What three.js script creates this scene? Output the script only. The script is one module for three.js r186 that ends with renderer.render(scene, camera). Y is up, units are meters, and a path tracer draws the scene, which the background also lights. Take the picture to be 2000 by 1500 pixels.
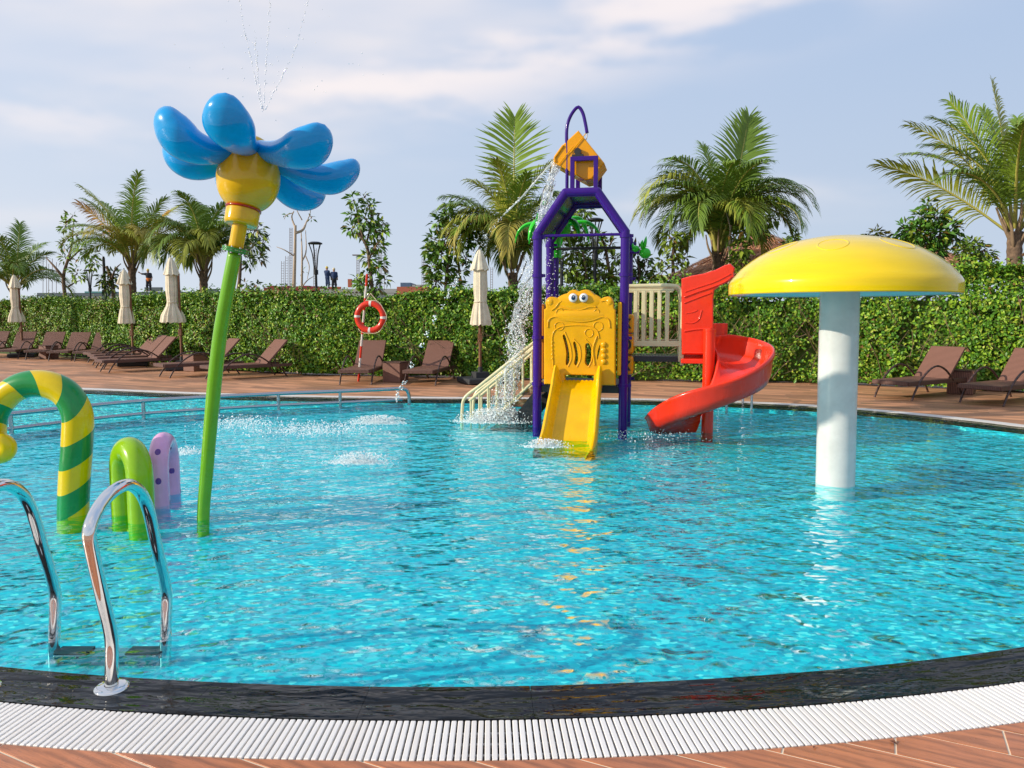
import * as THREE from 'three';
import { mergeGeometries } from 'three/addons/utils/BufferGeometryUtils.js';
import { RoundedBoxGeometry } from 'three/addons/geometries/RoundedBoxGeometry.js';
import { MarchingCubes } from 'three/addons/objects/MarchingCubes.js';
import { FontLoader } from 'three/addons/loaders/FontLoader.js';
import { TextGeometry } from 'three/addons/geometries/TextGeometry.js';
import { Brush, Evaluator, SUBTRACTION } from 'three-bvh-csg';

// ------------------------------------------------------------------ camera, sky, sun, exposure
const V = (x, y, z) => new THREE.Vector3(x, y, z);
const rad = THREE.MathUtils.degToRad, lerp = THREE.MathUtils.lerp, smooth = THREE.MathUtils.smoothstep, clamp = THREE.MathUtils.clamp;
function mulberry(a) { return () => { a |= 0; a = (a + 0x6d2b79f5) | 0; let t = Math.imul(a ^ (a >>> 15), 1 | a); t = (t + Math.imul(t ^ (t >>> 7), 61 | t)) ^ t; return ((t ^ (t >>> 14)) >>> 0) / 4294967296; }; }
const EYE = 1.45, FOCAL = 1450, PITCH = Math.atan(135 / FOCAL);
const scene = new THREE.Scene();
const camera = new THREE.PerspectiveCamera(2 * Math.atan(750 / FOCAL) * 180 / Math.PI, 4 / 3, 0.1, 3000);
camera.position.set(0, EYE, 0);
camera.rotation.x = -PITCH;
const renderer = new THREE.WebGLRenderer({ antialias: true });
renderer.toneMapping = THREE.LinearToneMapping;
renderer.toneMappingExposure = 1.1;
renderer.shadowMap.enabled = true;

function hash3(x, y, z) { let h = (x * 374761393 + y * 668265263 + z * 2147483647) | 0; h = Math.imul(h ^ (h >>> 13), 1274126177); return ((h ^ (h >>> 16)) >>> 0) / 4294967296; }
function noise3(x, y, z) {
  const i = Math.floor(x), j = Math.floor(y), k = Math.floor(z); let a = x - i, b = y - j, c = z - k;
  a = a * a * (3 - 2 * a); b = b * b * (3 - 2 * b); c = c * c * (3 - 2 * c);
  return lerp(lerp(lerp(hash3(i, j, k), hash3(i + 1, j, k), a), lerp(hash3(i, j + 1, k), hash3(i + 1, j + 1, k), a), b), lerp(lerp(hash3(i, j, k + 1), hash3(i + 1, j, k + 1), a), lerp(hash3(i, j + 1, k + 1), hash3(i + 1, j + 1, k + 1), a), b), c);
}
function fbm(x, y, z, n = 5) { let s = 0, a = 0.5, t = 0; for (let i = 0; i < n; i++) { s += a * noise3(x, y, z); t += a; a *= 0.5; x = x * 2.03 + 17.1; y = y * 2.03 + 3.7; z = z * 2.03 + 9.2; } return s / t; }

const SUN_AZ = rad(16), SUN_EL = rad(21.5);
const sunDir = V(-Math.cos(SUN_AZ) * Math.cos(SUN_EL), Math.sin(SUN_EL), Math.sin(SUN_AZ) * Math.cos(SUN_EL));
{
  const W = 1600, H = 800, data = new Float32Array(W * H * 4);
  const horizon = [0.645, 0.71, 0.785], zenith = [0.29, 0.45, 0.75], low = [0.30, 0.30, 0.28];
  for (let r = 0; r < H; r++) {
    const el = ((r + 0.5) / H - 0.5) * Math.PI, y = Math.sin(el), ce = Math.cos(el);
    for (let c = 0; c < W; c++) {
      const az = ((c + 0.5) / W - 0.5) * 2 * Math.PI, x = Math.cos(az) * ce, z = Math.sin(az) * ce, o = (r * W + c) * 4;
      let col;
      if (y < -0.02) col = low;
      else {
        const yy = Math.max(y, 0), t = 1 - Math.exp(-yy * 2.1), cs = x * sunDir.x + y * sunDir.y + z * sunDir.z;
        const warm = Math.pow(Math.max(0, cs * 0.5 + 0.5), 3.2);
        col = [0, 1, 2].map((k) => lerp(horizon[k], zenith[k], t));
        const side = 0.84 + 0.20 * (cs * 0.5 + 0.5); col = [col[0] * side * (side * 0.5 + 0.5) + 0.20 * warm, col[1] * side + 0.16 * warm, col[2] * (side * 0.6 + 0.4) + 0.10 * warm];
        // thin stretched clouds on a plane far above
        const q = 1 / (yy + 0.16), cx = x * q, cz = z * q;
        const n = fbm(cx * 0.55 + 5.3, cz * 1.25 + 2.1, 0.7, 6), wisps = fbm(cx * 1.5 + 9.1, cz * 3.6 + 1.3, 4.2, 6);
        const big = smooth(n, 0.47, 0.70), d = clamp(big * (0.35 + 0.75 * smooth(wisps, 0.3, 0.7)), 0, 1) * smooth(yy, 0.03, 0.2);
        const cl = [0.95, 0.86, 0.82];
        col = [0, 1, 2].map((k) => lerp(col[k], cl[k], d * 0.62));
        const azv = Math.atan2(x, -z) * 57.3, elv = el * 57.3;
        const bank = (a0, e0, a1, e1, wd) => { const dx = a1 - a0, dy = e1 - e0, t = clamp(((azv - a0) * dx + (elv - e0) * dy) / (dx * dx + dy * dy), 0, 1); return Math.exp(-(((azv - a0 - t * dx) / (wd * 2.6)) ** 2 + ((elv - e0 - t * dy) / wd) ** 2)); };
        const shape = fbm(azv * 0.10 + 3, elv * 0.42 + 7, 2.2, 6), cl2 = clamp(bank(-13, 15.5, 24, 23.5, 3.0) * smooth(shape, 0.36, 0.62) * 0.9 + bank(-40, 12.5, -30, 13, 2.4) * smooth(shape, 0.35, 0.6) * 0.6 + bank(8, 22.5, 16, 23, 1.6) * 0.3, 0, 1);
        col = [0, 1, 2].map((k) => lerp(col[k], [1.02, 0.90, 0.85][k], cl2 * 0.74));
        const veil = 0.14 * fbm(cx * 0.3 + 1, cz * 0.3 + 3, 8, 4);
        col = [0, 1, 2].map((k) => lerp(col[k], [0.66, 0.64, 0.72][k], veil));
      }
      data[o] = col[0]; data[o + 1] = col[1]; data[o + 2] = col[2]; data[o + 3] = 1;
    }
  }
  const sky = new THREE.DataTexture(data, W, H, THREE.RGBAFormat, THREE.FloatType);
  sky.mapping = THREE.EquirectangularReflectionMapping; sky.magFilter = THREE.LinearFilter; sky.needsUpdate = true;
  scene.background = sky; scene.environment = sky;
}
const sun = new THREE.DirectionalLight(new THREE.Color().setRGB(1, 0.89, 0.73), 4.6);
sun.name = 'sun';
sun.target.position.set(0, 0, -10); sun.position.copy(sunDir).multiplyScalar(60).add(sun.target.position);
sun.castShadow = true; sun.shadow.radius = 1.2; sun.shadow.mapSize.set(4096, 4096);
Object.assign(sun.shadow.camera, { left: -40, right: 40, top: 30, bottom: -30, near: 1, far: 160 });
scene.add(sun, sun.target);

// ------------------------------------------------------------------ helpers
// a photo pixel (of 2000 x 1500) at height h, or at a depth d in front of the lens
function ray(px, py) { return V((px - 1000) / FOCAL, -(py - 750) / FOCAL, -1).applyAxisAngle(V(1, 0, 0), -PITCH); }
function G(px, py, h = 0) { const r = ray(px, py); return r.multiplyScalar((h - EYE) / r.y).add(camera.position); }
function D(px, py, d) { const r = ray(px, py); return r.multiplyScalar(d / -r.z).add(camera.position); }
const used = {};
function numbered(n) { const k = used[n] ?? 0; used[n] = k + 1; return k ? `${n}_${String(k).padStart(3, '0')}` : n; }
function thing(name, label, category, pos = V(0, 0, 0), turn = 0, group) {
  const o = new THREE.Group(); o.name = numbered(name); o.position.copy(pos); o.rotation.y = turn;
  o.userData = { label, category }; if (group) o.userData.group = group; scene.add(o); return o;
}
function part(name, g, m, parent = scene, kind) {
  const o = new THREE.Mesh(g, m); o.name = parent === scene ? numbered(name) : name; o.castShadow = o.receiveShadow = true; if (kind) o.userData.kind = kind; parent.add(o); return o;
}
function tag(o, label, category, group) { Object.assign(o.userData, { label, category }); if (group) o.userData.group = group; return o; }
function struct(name, g, m) { return part(name, g, m, scene, 'structure'); }
function copy(src, label, group) { const o = src.clone(); o.name = numbered(src.name.replace(/_\d+$/, '')); o.userData = { ...src.userData, label }; if (group) o.userData.group = group; scene.add(o); return o; }
function merge(list) {
  return mergeGeometries(list.map((g) => { const n = g.index ? g.toNonIndexed() : g; for (const k of Object.keys(n.attributes)) if (!['position', 'normal', 'uv'].includes(k)) n.deleteAttribute(k); if (!n.attributes.uv) n.setAttribute('uv', new THREE.BufferAttribute(new Float32Array(n.attributes.position.count * 2), 2)); return n; }));
}
function place(g, x = 0, y = 0, z = 0, rx = 0, ry = 0, rz = 0) { g.applyMatrix4(new THREE.Matrix4().compose(V(x, y, z), new THREE.Quaternion().setFromEuler(new THREE.Euler(rx, ry, rz)), V(1, 1, 1))); return g; }
const box = (w, h, d, x = 0, y = 0, z = 0, rx = 0, ry = 0, rz = 0, r = 0.006) => place(new RoundedBoxGeometry(w, h, d, 1, Math.min(r, w * 0.3, h * 0.3, d * 0.3)), x, y, z, rx, ry, rz);
const cyl = (r0, r1, h, x = 0, y = 0, z = 0, rx = 0, ry = 0, rz = 0, n = 20) => place(new THREE.CylinderGeometry(r1, r0, h, n), x, y, z, rx, ry, rz);
// tube along points; w(t), h(t) half-widths; rounded=true closes the ends
function sweep(pts, w, h = w, o = {}) {
  const { n = Math.max(8, pts.length * 6), m = 16, up, straight, power = 2 } = o;
  const curve = straight ? null : new THREE.CatmullRomCurve3(pts, false, 'centripetal');
  const P = [], T = [];
  if (straight) {
    for (let i = 0; i < pts.length; i++) { P.push(pts[i].clone()); const a = pts[Math.max(0, i - 1)], b = pts[Math.min(pts.length - 1, i + 1)]; T.push(b.clone().sub(a).normalize()); }
  } else for (let i = 0; i <= n; i++) { P.push(curve.getPointAt(i / n)); T.push(curve.getTangentAt(i / n)); }
  const N = P.length - 1, pos = [], uv = [], idx = [];
  let side = up ? up.clone().cross(T[0]).normalize() : (Math.abs(T[0].y) < 0.9 ? V(0, 1, 0) : V(1, 0, 0)).cross(T[0]).normalize(), len = 0;
  for (let i = 0; i <= N; i++) {
    if (i) len += P[i].distanceTo(P[i - 1]);
    side = up ? up.clone().cross(T[i]).normalize() : side.sub(T[i].clone().multiplyScalar(side.dot(T[i]))).normalize();
    const u2 = T[i].clone().cross(side), t = i / N, W = typeof w === 'function' ? w(t) : w, Hh = typeof h === 'function' ? h(t) : h;
    for (let j = 0; j <= m; j++) {
      const a = (j / m) * 2 * Math.PI, ca = Math.cos(a), sa = Math.sin(a), k = power === 2 ? 1 : 1 / Math.pow(Math.abs(ca) ** power + Math.abs(sa) ** power, 1 / power);
      const p = P[i].clone().addScaledVector(side, W * ca * k).addScaledVector(u2, Hh * sa * k);
      pos.push(p.x, p.y, p.z); uv.push(len, (j / m) * 2 * Math.PI * 0.5 * (W + Hh));
    }
  }
  for (let i = 0; i < N; i++) for (let j = 0; j < m; j++) { const a = i * (m + 1) + j, b = a + m + 1; idx.push(a, a + 1, b, b, a + 1, b + 1); }
  for (const [row, flip] of [[0, 0], [N, 1]]) {
    const c = pos.length / 3; pos.push(P[row].x, P[row].y, P[row].z); uv.push(0, 0);
    for (let j = 0; j < m; j++) { const a = row * (m + 1) + j; flip ? idx.push(c, a, a + 1) : idx.push(c, a + 1, a); }
  }
  const g = new THREE.BufferGeometry();
  g.setAttribute('position', new THREE.Float32BufferAttribute(pos, 3)); g.setAttribute('uv', new THREE.Float32BufferAttribute(uv, 2)); g.setIndex(idx); g.computeVertexNormals();
  const nn = g.attributes.normal, q = V();   // one seam along the tube: same normal on both sides
  for (let i = 0; i <= N; i++) { const a = i * (m + 1), b = a + m; q.set(nn.getX(a) + nn.getX(b), nn.getY(a) + nn.getY(b), nn.getZ(a) + nn.getZ(b)).normalize(); nn.setXYZ(a, q.x, q.y, q.z); nn.setXYZ(b, q.x, q.y, q.z); }
  return g;
}
const bar = (a, b, r, m = 12) => { const g = new THREE.CylinderGeometry(r, r, a.distanceTo(b), m); g.applyQuaternion(new THREE.Quaternion().setFromUnitVectors(V(0, 1, 0), b.clone().sub(a).normalize())); const c = a.clone().add(b).multiplyScalar(0.5); g.translate(c.x, c.y, c.z); return g; };
function tex(W, H, f, srgb = true, rx = 1, ry = 1) {
  const d = new Uint8Array(W * H * 4);
  for (let y = 0; y < H; y++) for (let x = 0; x < W; x++) { const c = f(x, y), o = (y * W + x) * 4; if (typeof c === 'number') d[o] = d[o + 1] = d[o + 2] = clamp(c, 0, 1) * 255; else { d[o] = clamp(c[0], 0, 1) * 255; d[o + 1] = clamp(c[1], 0, 1) * 255; d[o + 2] = clamp(c[2], 0, 1) * 255; } d[o + 3] = 255; }
  const t = new THREE.DataTexture(d, W, H); t.wrapS = t.wrapT = THREE.RepeatWrapping; t.magFilter = THREE.LinearFilter; t.minFilter = THREE.LinearMipmapLinearFilter; t.generateMipmaps = true; if (srgb) t.colorSpace = THREE.SRGBColorSpace; t.repeat.set(rx, ry); t.needsUpdate = true; return t;
}
// periodic value noise on a torus of n cells
function pnoise(n, seed) { const r = mulberry(seed), g = Float32Array.from({ length: n * n }, r); return (u, v) => { const x = (u - Math.floor(u)) * n, y = (v - Math.floor(v)) * n, i = Math.floor(x) % n, j = Math.floor(y) % n; let a = x - Math.floor(x), b = y - Math.floor(y); a = a * a * (3 - 2 * a); b = b * b * (3 - 2 * b); const i1 = (i + 1) % n, j1 = (j + 1) % n; return lerp(lerp(g[j * n + i], g[j * n + i1], a), lerp(g[j1 * n + i], g[j1 * n + i1], a), b); }; }
function pfbm(n, seed, oct = 4) { const L = []; for (let i = 0; i < oct; i++) L.push(pnoise(n << i, seed + i * 7)); return (u, v) => { let s = 0, a = 0.5, t = 0; for (const f of L) { s += a * f(u, v); t += a; a *= 0.55; } return s / t; }; }

// ------------------------------------------------------------------ materials
const C = (r, g, b) => new THREE.Color().setRGB(r, g, b);
const blotch = (() => { const f = pfbm(6, 11, 5); return tex(256, 256, (x, y) => { const v = 0.93 + 0.14 * (f(x / 256, y / 256) - 0.5); return [v, v, v]; }); })();
const smudge = (() => { const f = pfbm(5, 31, 6); return tex(256, 256, (x, y) => 0.6 + 0.8 * (f(x / 256, y / 256) - 0.5), false); })();
const wave_gel = (() => { const f = pfbm(8, 71, 3); return tex(256, 256, (x, y) => f(x / 256, y / 256), false); })();
const gel = (c, o = {}) => new THREE.MeshPhysicalMaterial({ color: c, map: blotch, roughness: 0.42, roughnessMap: smudge, specularIntensity: 0.35, clearcoat: 0.55, clearcoatRoughness: 0.05, bumpMap: wave_gel, bumpScale: 0.0012, ...o });
const plastic = (c, o = {}) => new THREE.MeshPhysicalMaterial({ color: c, map: blotch, roughness: 0.42, roughnessMap: smudge, specularIntensity: 0.5, clearcoat: 0.25, clearcoatRoughness: 0.14, ...o });
const M = {
  petalBlue: gel(C(0.0, 0.34, 0.78)), gelYellow: gel(C(0.78, 0.47, 0.004)), gelGreen: gel(C(0.16, 0.42, 0.012)), limeGreen: gel(C(0.28, 0.52, 0.005)), flangeGreen: gel(C(0.03, 0.25, 0.03)),
  capYellow: gel(C(0.86, 0.62, 0.0)), white: gel(C(0.66, 0.66, 0.635), { clearcoat: 0.3, clearcoatRoughness: 0.2 }), redLine: gel(C(0.5, 0.03, 0.01)), stripeGreen: gel(C(0.012, 0.27, 0.06)), caneYellow: gel(C(0.82, 0.58, 0.0)),
  pink: gel(C(0.80, 0.40, 0.68)), spot: gel(C(0.13, 0.045, 0.30)),
  purple: plastic(C(0.04, 0.006, 0.21), { clearcoat: 0.3, clearcoatRoughness: 0.1, specularIntensity: 0.3 }), roofPurple: plastic(C(0.035, 0.006, 0.15)), slideYellow: plastic(C(0.86, 0.41, 0.0)), slideGold: plastic(C(0.9, 0.50, 0.0)), bucketOrange: plastic(C(0.85, 0.35, 0.0)), red: plastic(C(0.88, 0.035, 0.007), { clearcoat: 0.5 }), redDark: plastic(C(0.5, 0.02, 0.012)), palmGreen: plastic(C(0.03, 0.55, 0.02)), orange: plastic(C(0.75, 0.27, 0.03)),
  cream: plastic(C(0.72, 0.66, 0.40)), black: new THREE.MeshStandardMaterial({ color: C(0.014, 0.014, 0.016), roughness: 0.5 }), eyeWhite: plastic(C(0.8, 0.8, 0.78)), iris: plastic(C(0.01, 0.035, 0.09)), brownDeck: plastic(C(0.20, 0.09, 0.045)),
  chrome: new THREE.MeshStandardMaterial({ color: C(0.78, 0.77, 0.75), metalness: 1, roughness: 0.045 }), steel: new THREE.MeshStandardMaterial({ color: C(0.40, 0.41, 0.43), metalness: 1, roughness: 0.36, roughnessMap: smudge }),
  wood: null, canvasCloth: null, darkMetal: new THREE.MeshStandardMaterial({ color: C(0.02, 0.023, 0.028), roughness: 0.5, metalness: 0.3 }), rubber: new THREE.MeshStandardMaterial({ color: C(0.025, 0.027, 0.03), roughness: 0.7 }),
  buoyRed: plastic(C(0.72, 0.04, 0.015)), buoyWhite: plastic(C(0.78, 0.74, 0.68)), rope: new THREE.MeshStandardMaterial({ color: C(0.65, 0.52, 0.38), roughness: 0.9 }),
};
{
  const f = pfbm(4, 5, 5), g = pnoise(64, 9);
  const grain = tex(256, 64, (x, y) => { const u = x / 256, v = y / 64, k = 0.7 + 0.5 * (f(u * 0.25, v) - 0.5) + 0.25 * (g(u * 0.06, v) - 0.5); return [0.62 * k, 0.40 * k, 0.24 * k]; });
  M.wood = new THREE.MeshStandardMaterial({ map: grain, roughness: 0.6 });
  const h = pfbm(10, 15, 4);
  M.canvasCloth = new THREE.MeshPhysicalMaterial({ map: tex(256, 256, (x, y) => { const k = 0.95 + 0.16 * (h(x / 256, y / 256) - 0.5); return [0.90 * k, 0.86 * k, 0.76 * k]; }), roughness: 0.95, transmission: 0.12, bumpMap: tex(128, 128, (x, y) => ((x + y) & 1) * 0.5 + 0.5 * h(x / 128, y / 128), false, 3, 3), bumpScale: 0.002 });
}

// ------------------------------------------------------------------ pool outline
// (x, depth) of the water's edge, front arc an exact circle
const FC = { x: -0.33, d: 12.42, r: 9.63 };
const ctrl = [];
for (let a = -20; a <= 17.01; a += 1) ctrl.push([FC.x + FC.r * Math.sin(rad(a)), FC.d - FC.r * Math.cos(rad(a))]);
ctrl.push([4.2, 4.15], [5.7, 5.3], [6.75, 6.7], [7.0, 8.0], [6.42, 9.45], [5.8, 10.45], [4.85, 11.42], [3.5, 12.1], [2.05, 12.42], [0.5, 12.56], [-0.9, 12.62], [-2.3, 12.72], [-4.0, 12.95], [-5.6, 13.3], [-8.35, 14.2], [-10.3, 14.8], [-14, 15.9], [-17.5, 15.8], [-18.2, 12.5], [-15, 9.0], [-10.5, 6.2], [-6.6, 4.4], [-4.6, 3.7]);
const outline = new THREE.CatmullRomCurve3(ctrl.map(([x, d]) => V(x, 0, -d)), true, 'centripetal');
outline.arcLengthDivisions = 4000;
const PER = outline.getLength(), NS = 1400;
const OP = [], ON = [];
for (let i = 0; i < NS; i++) OP.push(outline.getPointAt(i / NS));
for (let i = 0; i < NS; i++) { const t = OP[(i + 1) % NS].clone().sub(OP[(i + NS - 1) % NS]).normalize(); ON.push(V(-t.z, 0, t.x)); }
{ let area = 0; for (let i = 0; i < NS; i++) { const a = OP[i], b = OP[(i + 1) % NS]; area += a.x * b.z - b.x * a.z; } if (area > 0) for (const n of ON) n.negate(); if (ON[3].z < 0) for (const n of ON) n.negate(); }
const at = (s, o, y = 0) => { const f = ((s / PER) % 1 + 1) % 1 * NS, i = Math.floor(f) % NS, j = (i + 1) % NS, k = f - Math.floor(f); return V(lerp(OP[i].x, OP[j].x, k) + o * lerp(ON[i].x, ON[j].x, k), y, lerp(OP[i].z, OP[j].z, k) + o * lerp(ON[i].z, ON[j].z, k)); };
// a solid piece of ring between two arc lengths and two offsets
function ringPiece(s0, s1, o0, o1, yb, yt, n = 4, caps = true) {
  const pos = [], uv = [], idx = [];
  for (let i = 0; i <= n; i++) { const s = lerp(s0, s1, i / n); for (const [o, y] of [[o0, yb], [o0, yt], [o0, yt], [o1, yt], [o1, yt], [o1, yb]]) { const p = at(s, o, y); pos.push(p.x, p.y, p.z); uv.push(s, o + (y - yt)); } }
  for (let i = 0; i < n; i++) for (const k of [0, 2, 4]) { const a = i * 6 + k, b = a + 6; idx.push(a, b, a + 1, b, b + 1, a + 1); }
  if (caps) for (const [i, f] of [[0, 0], [n, 1]]) { const c = pos.length / 3; for (const k of [0, 1, 3, 5]) { const o = (i * 6 + k) * 3; pos.push(pos[o], pos[o + 1], pos[o + 2]); uv.push(uv[(i * 6 + k) * 2], uv[(i * 6 + k) * 2 + 1]); } f ? idx.push(c, c + 2, c + 1, c, c + 3, c + 2) : idx.push(c, c + 1, c + 2, c, c + 2, c + 3); }
  const g = new THREE.BufferGeometry(); g.setAttribute('position', new THREE.Float32BufferAttribute(pos, 3)); g.setAttribute('uv', new THREE.Float32BufferAttribute(uv, 2)); g.setIndex(idx); g.computeVertexNormals(); return g;
}
const poly = (o, step = 1) => { const r = []; for (let i = 0; i < NS; i += step) r.push(new THREE.Vector2(OP[i].x + ON[i].x * o, -(OP[i].z + ON[i].z * o))); return r; };
function flat(shape, y, k = 1) { const g = new THREE.ShapeGeometry(shape); g.rotateX(-Math.PI / 2); g.translate(0, y, 0); const p = g.attributes.position, uv = g.attributes.uv; for (let i = 0; i < p.count; i++) uv.setXY(i, p.getX(i) * k, -p.getZ(i) * k); return g; }
const COP = 0.238, GR0 = 0.246, GR1 = 0.487;

// ------------------------------------------------------------------ ground, deck
const TILE_W = 0.162, TILE_L = 0.92, TILE_A = rad(-26);   // direction of the tile rows in plan
const woodTex = (() => {
  const f = pfbm(3, 41, 6), g = pfbm(8, 47, 4), pore = pnoise(256, 3);
  return tex(1024, 256, (x, y) => {
    const u = x / 1024, v = y / 256, w = v + 0.05 * (f(u, v) - 0.5), ringv = Math.sin((w * 9 + 2.2 * f(u, v)) * 6.28) * 0.5 + 0.5, k = 0.86 + 0.17 * (g(u, v * 4) - 0.5) - 0.13 * ringv * ringv - 0.08 * (pore(u * 0.12, v) > 0.8 ? 1 : 0);
    return [0.90 * k, 0.565 * k, 0.37 * k];
  });
})();
const plankTex = (() => {
  const f = pfbm(4, 141, 6), pore = pnoise(512, 13), R = mulberry(8), rows = 12, tone = [], shift = []; for (let i = 0; i < rows; i++) { shift.push(R()); tone.push([R(), R(), R(), R()]); }
  return tex(2048, 1024, (x, y) => {
    const u = x / 2048, v = y / 1024, row = Math.floor(v * rows), fy = v * rows - row, q = u * 4 + shift[row], col = Math.floor(q) % 4, fx = q - Math.floor(q);
    const joint = fy < 0.035 || fx < 0.0045; if (joint) return [0.72, 0.60, 0.48];
    const k = 0.80 + 0.26 * (tone[row][col] - 0.5) + 0.30 * (f(u, v) - 0.5) - 0.10 * (pore(u * 0.2, v) - 0.5);
    return [0.86 * k, 0.615 * k, 0.45 * k];
  });
})();
const deckRough = (() => { const f = pfbm(4, 77, 6); return tex(512, 512, (x, y) => 0.62 + 0.35 * smooth(f(x / 512, y / 512), 0.3, 0.65), false); })();
const deckMat = (() => { const a = plankTex.clone(), b = deckRough.clone(); a.rotation = -TILE_A; a.repeat.set(1 / (4 * TILE_L), 1 / (12 * TILE_W)); b.repeat.set(1 / 7, 1 / 7); a.needsUpdate = b.needsUpdate = true; return new THREE.MeshStandardMaterial({ map: a, roughnessMap: b, roughness: 0.75 }); })();
{
  // rotation and unequal repeat do not mix in a texture matrix: turn the uv instead
  deckMat.map.rotation = 0;
  const s = new THREE.Shape([[-70, -40], [70, -40], [70, 17.2], [9.7, 17.2], [-2, 18.4], [-9, 21.5], [-20, 28.5], [-70, 45]].map(([x, y]) => new THREE.Vector2(x, y)));
  s.holes.push(new THREE.Path(poly(GR1 + 0.004)));
  const g = flat(s, -0.008), uv = g.attributes.uv, c = Math.cos(TILE_A), n = Math.sin(TILE_A);
  for (let i = 0; i < uv.count; i++) { const x = uv.getX(i), y = uv.getY(i); uv.setXY(i, x * c + y * n, -x * n + y * c); }
  struct('pool_deck', g, deckMat);
  const far = new THREE.Shape([[-1500, -1500], [1500, -1500], [1500, 1500], [-1500, 1500]].map(([x, y]) => new THREE.Vector2(x, y)));
  far.holes.push(new THREE.Path(poly(GR1 + 0.004, 4)));
  const f = pfbm(8, 91, 6), soil = tex(512, 512, (x, y) => { const k = f(x / 512, y / 512), t = smooth(k, 0.42, 0.6); return [lerp(0.44, 0.30, t), lerp(0.37, 0.38, t), lerp(0.26, 0.16, t)]; }, true, 0.08, 0.08);
  struct('ground', flat(far, -0.03), new THREE.MeshStandardMaterial({ map: soil, roughness: 1 }));
}
// near tiles, one by one
{
  const bedShape = new THREE.Shape(); const R1 = FC.r + GR1 + 0.004;
  bedShape.moveTo(-3.1, 1.45); bedShape.lineTo(3.1, 1.45);
  for (let i = 0; i <= 40; i++) { const x = lerp(3.1, -3.1, i / 40); bedShape.lineTo(x, FC.d - Math.sqrt(R1 * R1 - (x - FC.x) ** 2)); }
  const bed = struct('tile_bed', flat(bedShape, -0.004), new THREE.MeshStandardMaterial({ color: C(0.78, 0.64, 0.46), roughness: 0.9 }));
  const R = mulberry(5), mats = [0, 1, 2, 3, 4].map((i) => { const t = woodTex.clone(); t.offset.set(R(), R()); t.repeat.set(1 / 1.6, 1 / 0.42); t.needsUpdate = true; return new THREE.MeshPhysicalMaterial({ map: t, color: C(0.92 + 0.16 * (i / 4 - 0.5), 0.92 + 0.2 * (i / 4 - 0.5), 0.92 + 0.2 * (i / 4 - 0.5)), roughness: 0.42, roughnessMap: smudge, bumpMap: t, bumpScale: 0.0006 }); });
  const ev = new Evaluator(); ev.attributes = ['position', 'normal', 'uv']; ev.useGroups = false;
  const cutG = new THREE.CylinderGeometry(R1, R1, 0.2, 900); cutG.translate(FC.x, 0, -FC.d); const cut = new Brush(cutG); cut.updateMatrixWorld();
  const c = Math.cos(TILE_A), n = Math.sin(TILE_A), toW = (a, b) => [a * c - b * n, a * n + b * c];   // along, across -> x, depth
  for (let row = -4; row < 32; row++) for (let k = -5; k < 6; k++) {
    const a0 = (k + ((row * 0.37 + 0.21) % 1)) * TILE_L, b0 = row * TILE_W + 0.07, corners = [[0, 0], [1, 0], [1, 1], [0, 1]].map(([i, j]) => toW(a0 + i * TILE_L, b0 + j * TILE_W));
    if (corners.every(([x]) => x < -3.05) || corners.every(([x]) => x > 3.05) || corners.every(([, d]) => d < 1.5)) continue;
    if (corners.some(([x, d]) => Math.abs(x) > 3.9 || d < 0.9)) continue;
    const dist = corners.map(([x, d]) => Math.hypot(x - FC.x, d - FC.d)); if (Math.max(...dist) < R1 + 0.01) continue;
    let g = new RoundedBoxGeometry(TILE_L - 0.0075, 0.008, TILE_W - 0.0075, 1, 0.0012); const uv = g.attributes.uv, p = g.attributes.position, ou = R() * 3, ov = R() * 3;
    for (let i = 0; i < uv.count; i++) uv.setXY(i, p.getX(i) + ou, p.getZ(i) + ov);
    const [cx, cd] = toW(a0 + TILE_L / 2, b0 + TILE_W / 2); place(g, cx, -0.0052 + (R() - 0.5) * 0.0006, -cd, 0, TILE_A, 0);
    if (Math.min(...dist) < R1 + 0.02) { const b = new Brush(g); b.updateMatrixWorld(); g = ev.evaluate(b, cut, SUBTRACTION).geometry; if (!g.attributes.position.count) continue; }
    part('tile', g, mats[Math.floor(R() * 5)], bed);
  }
}
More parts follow.
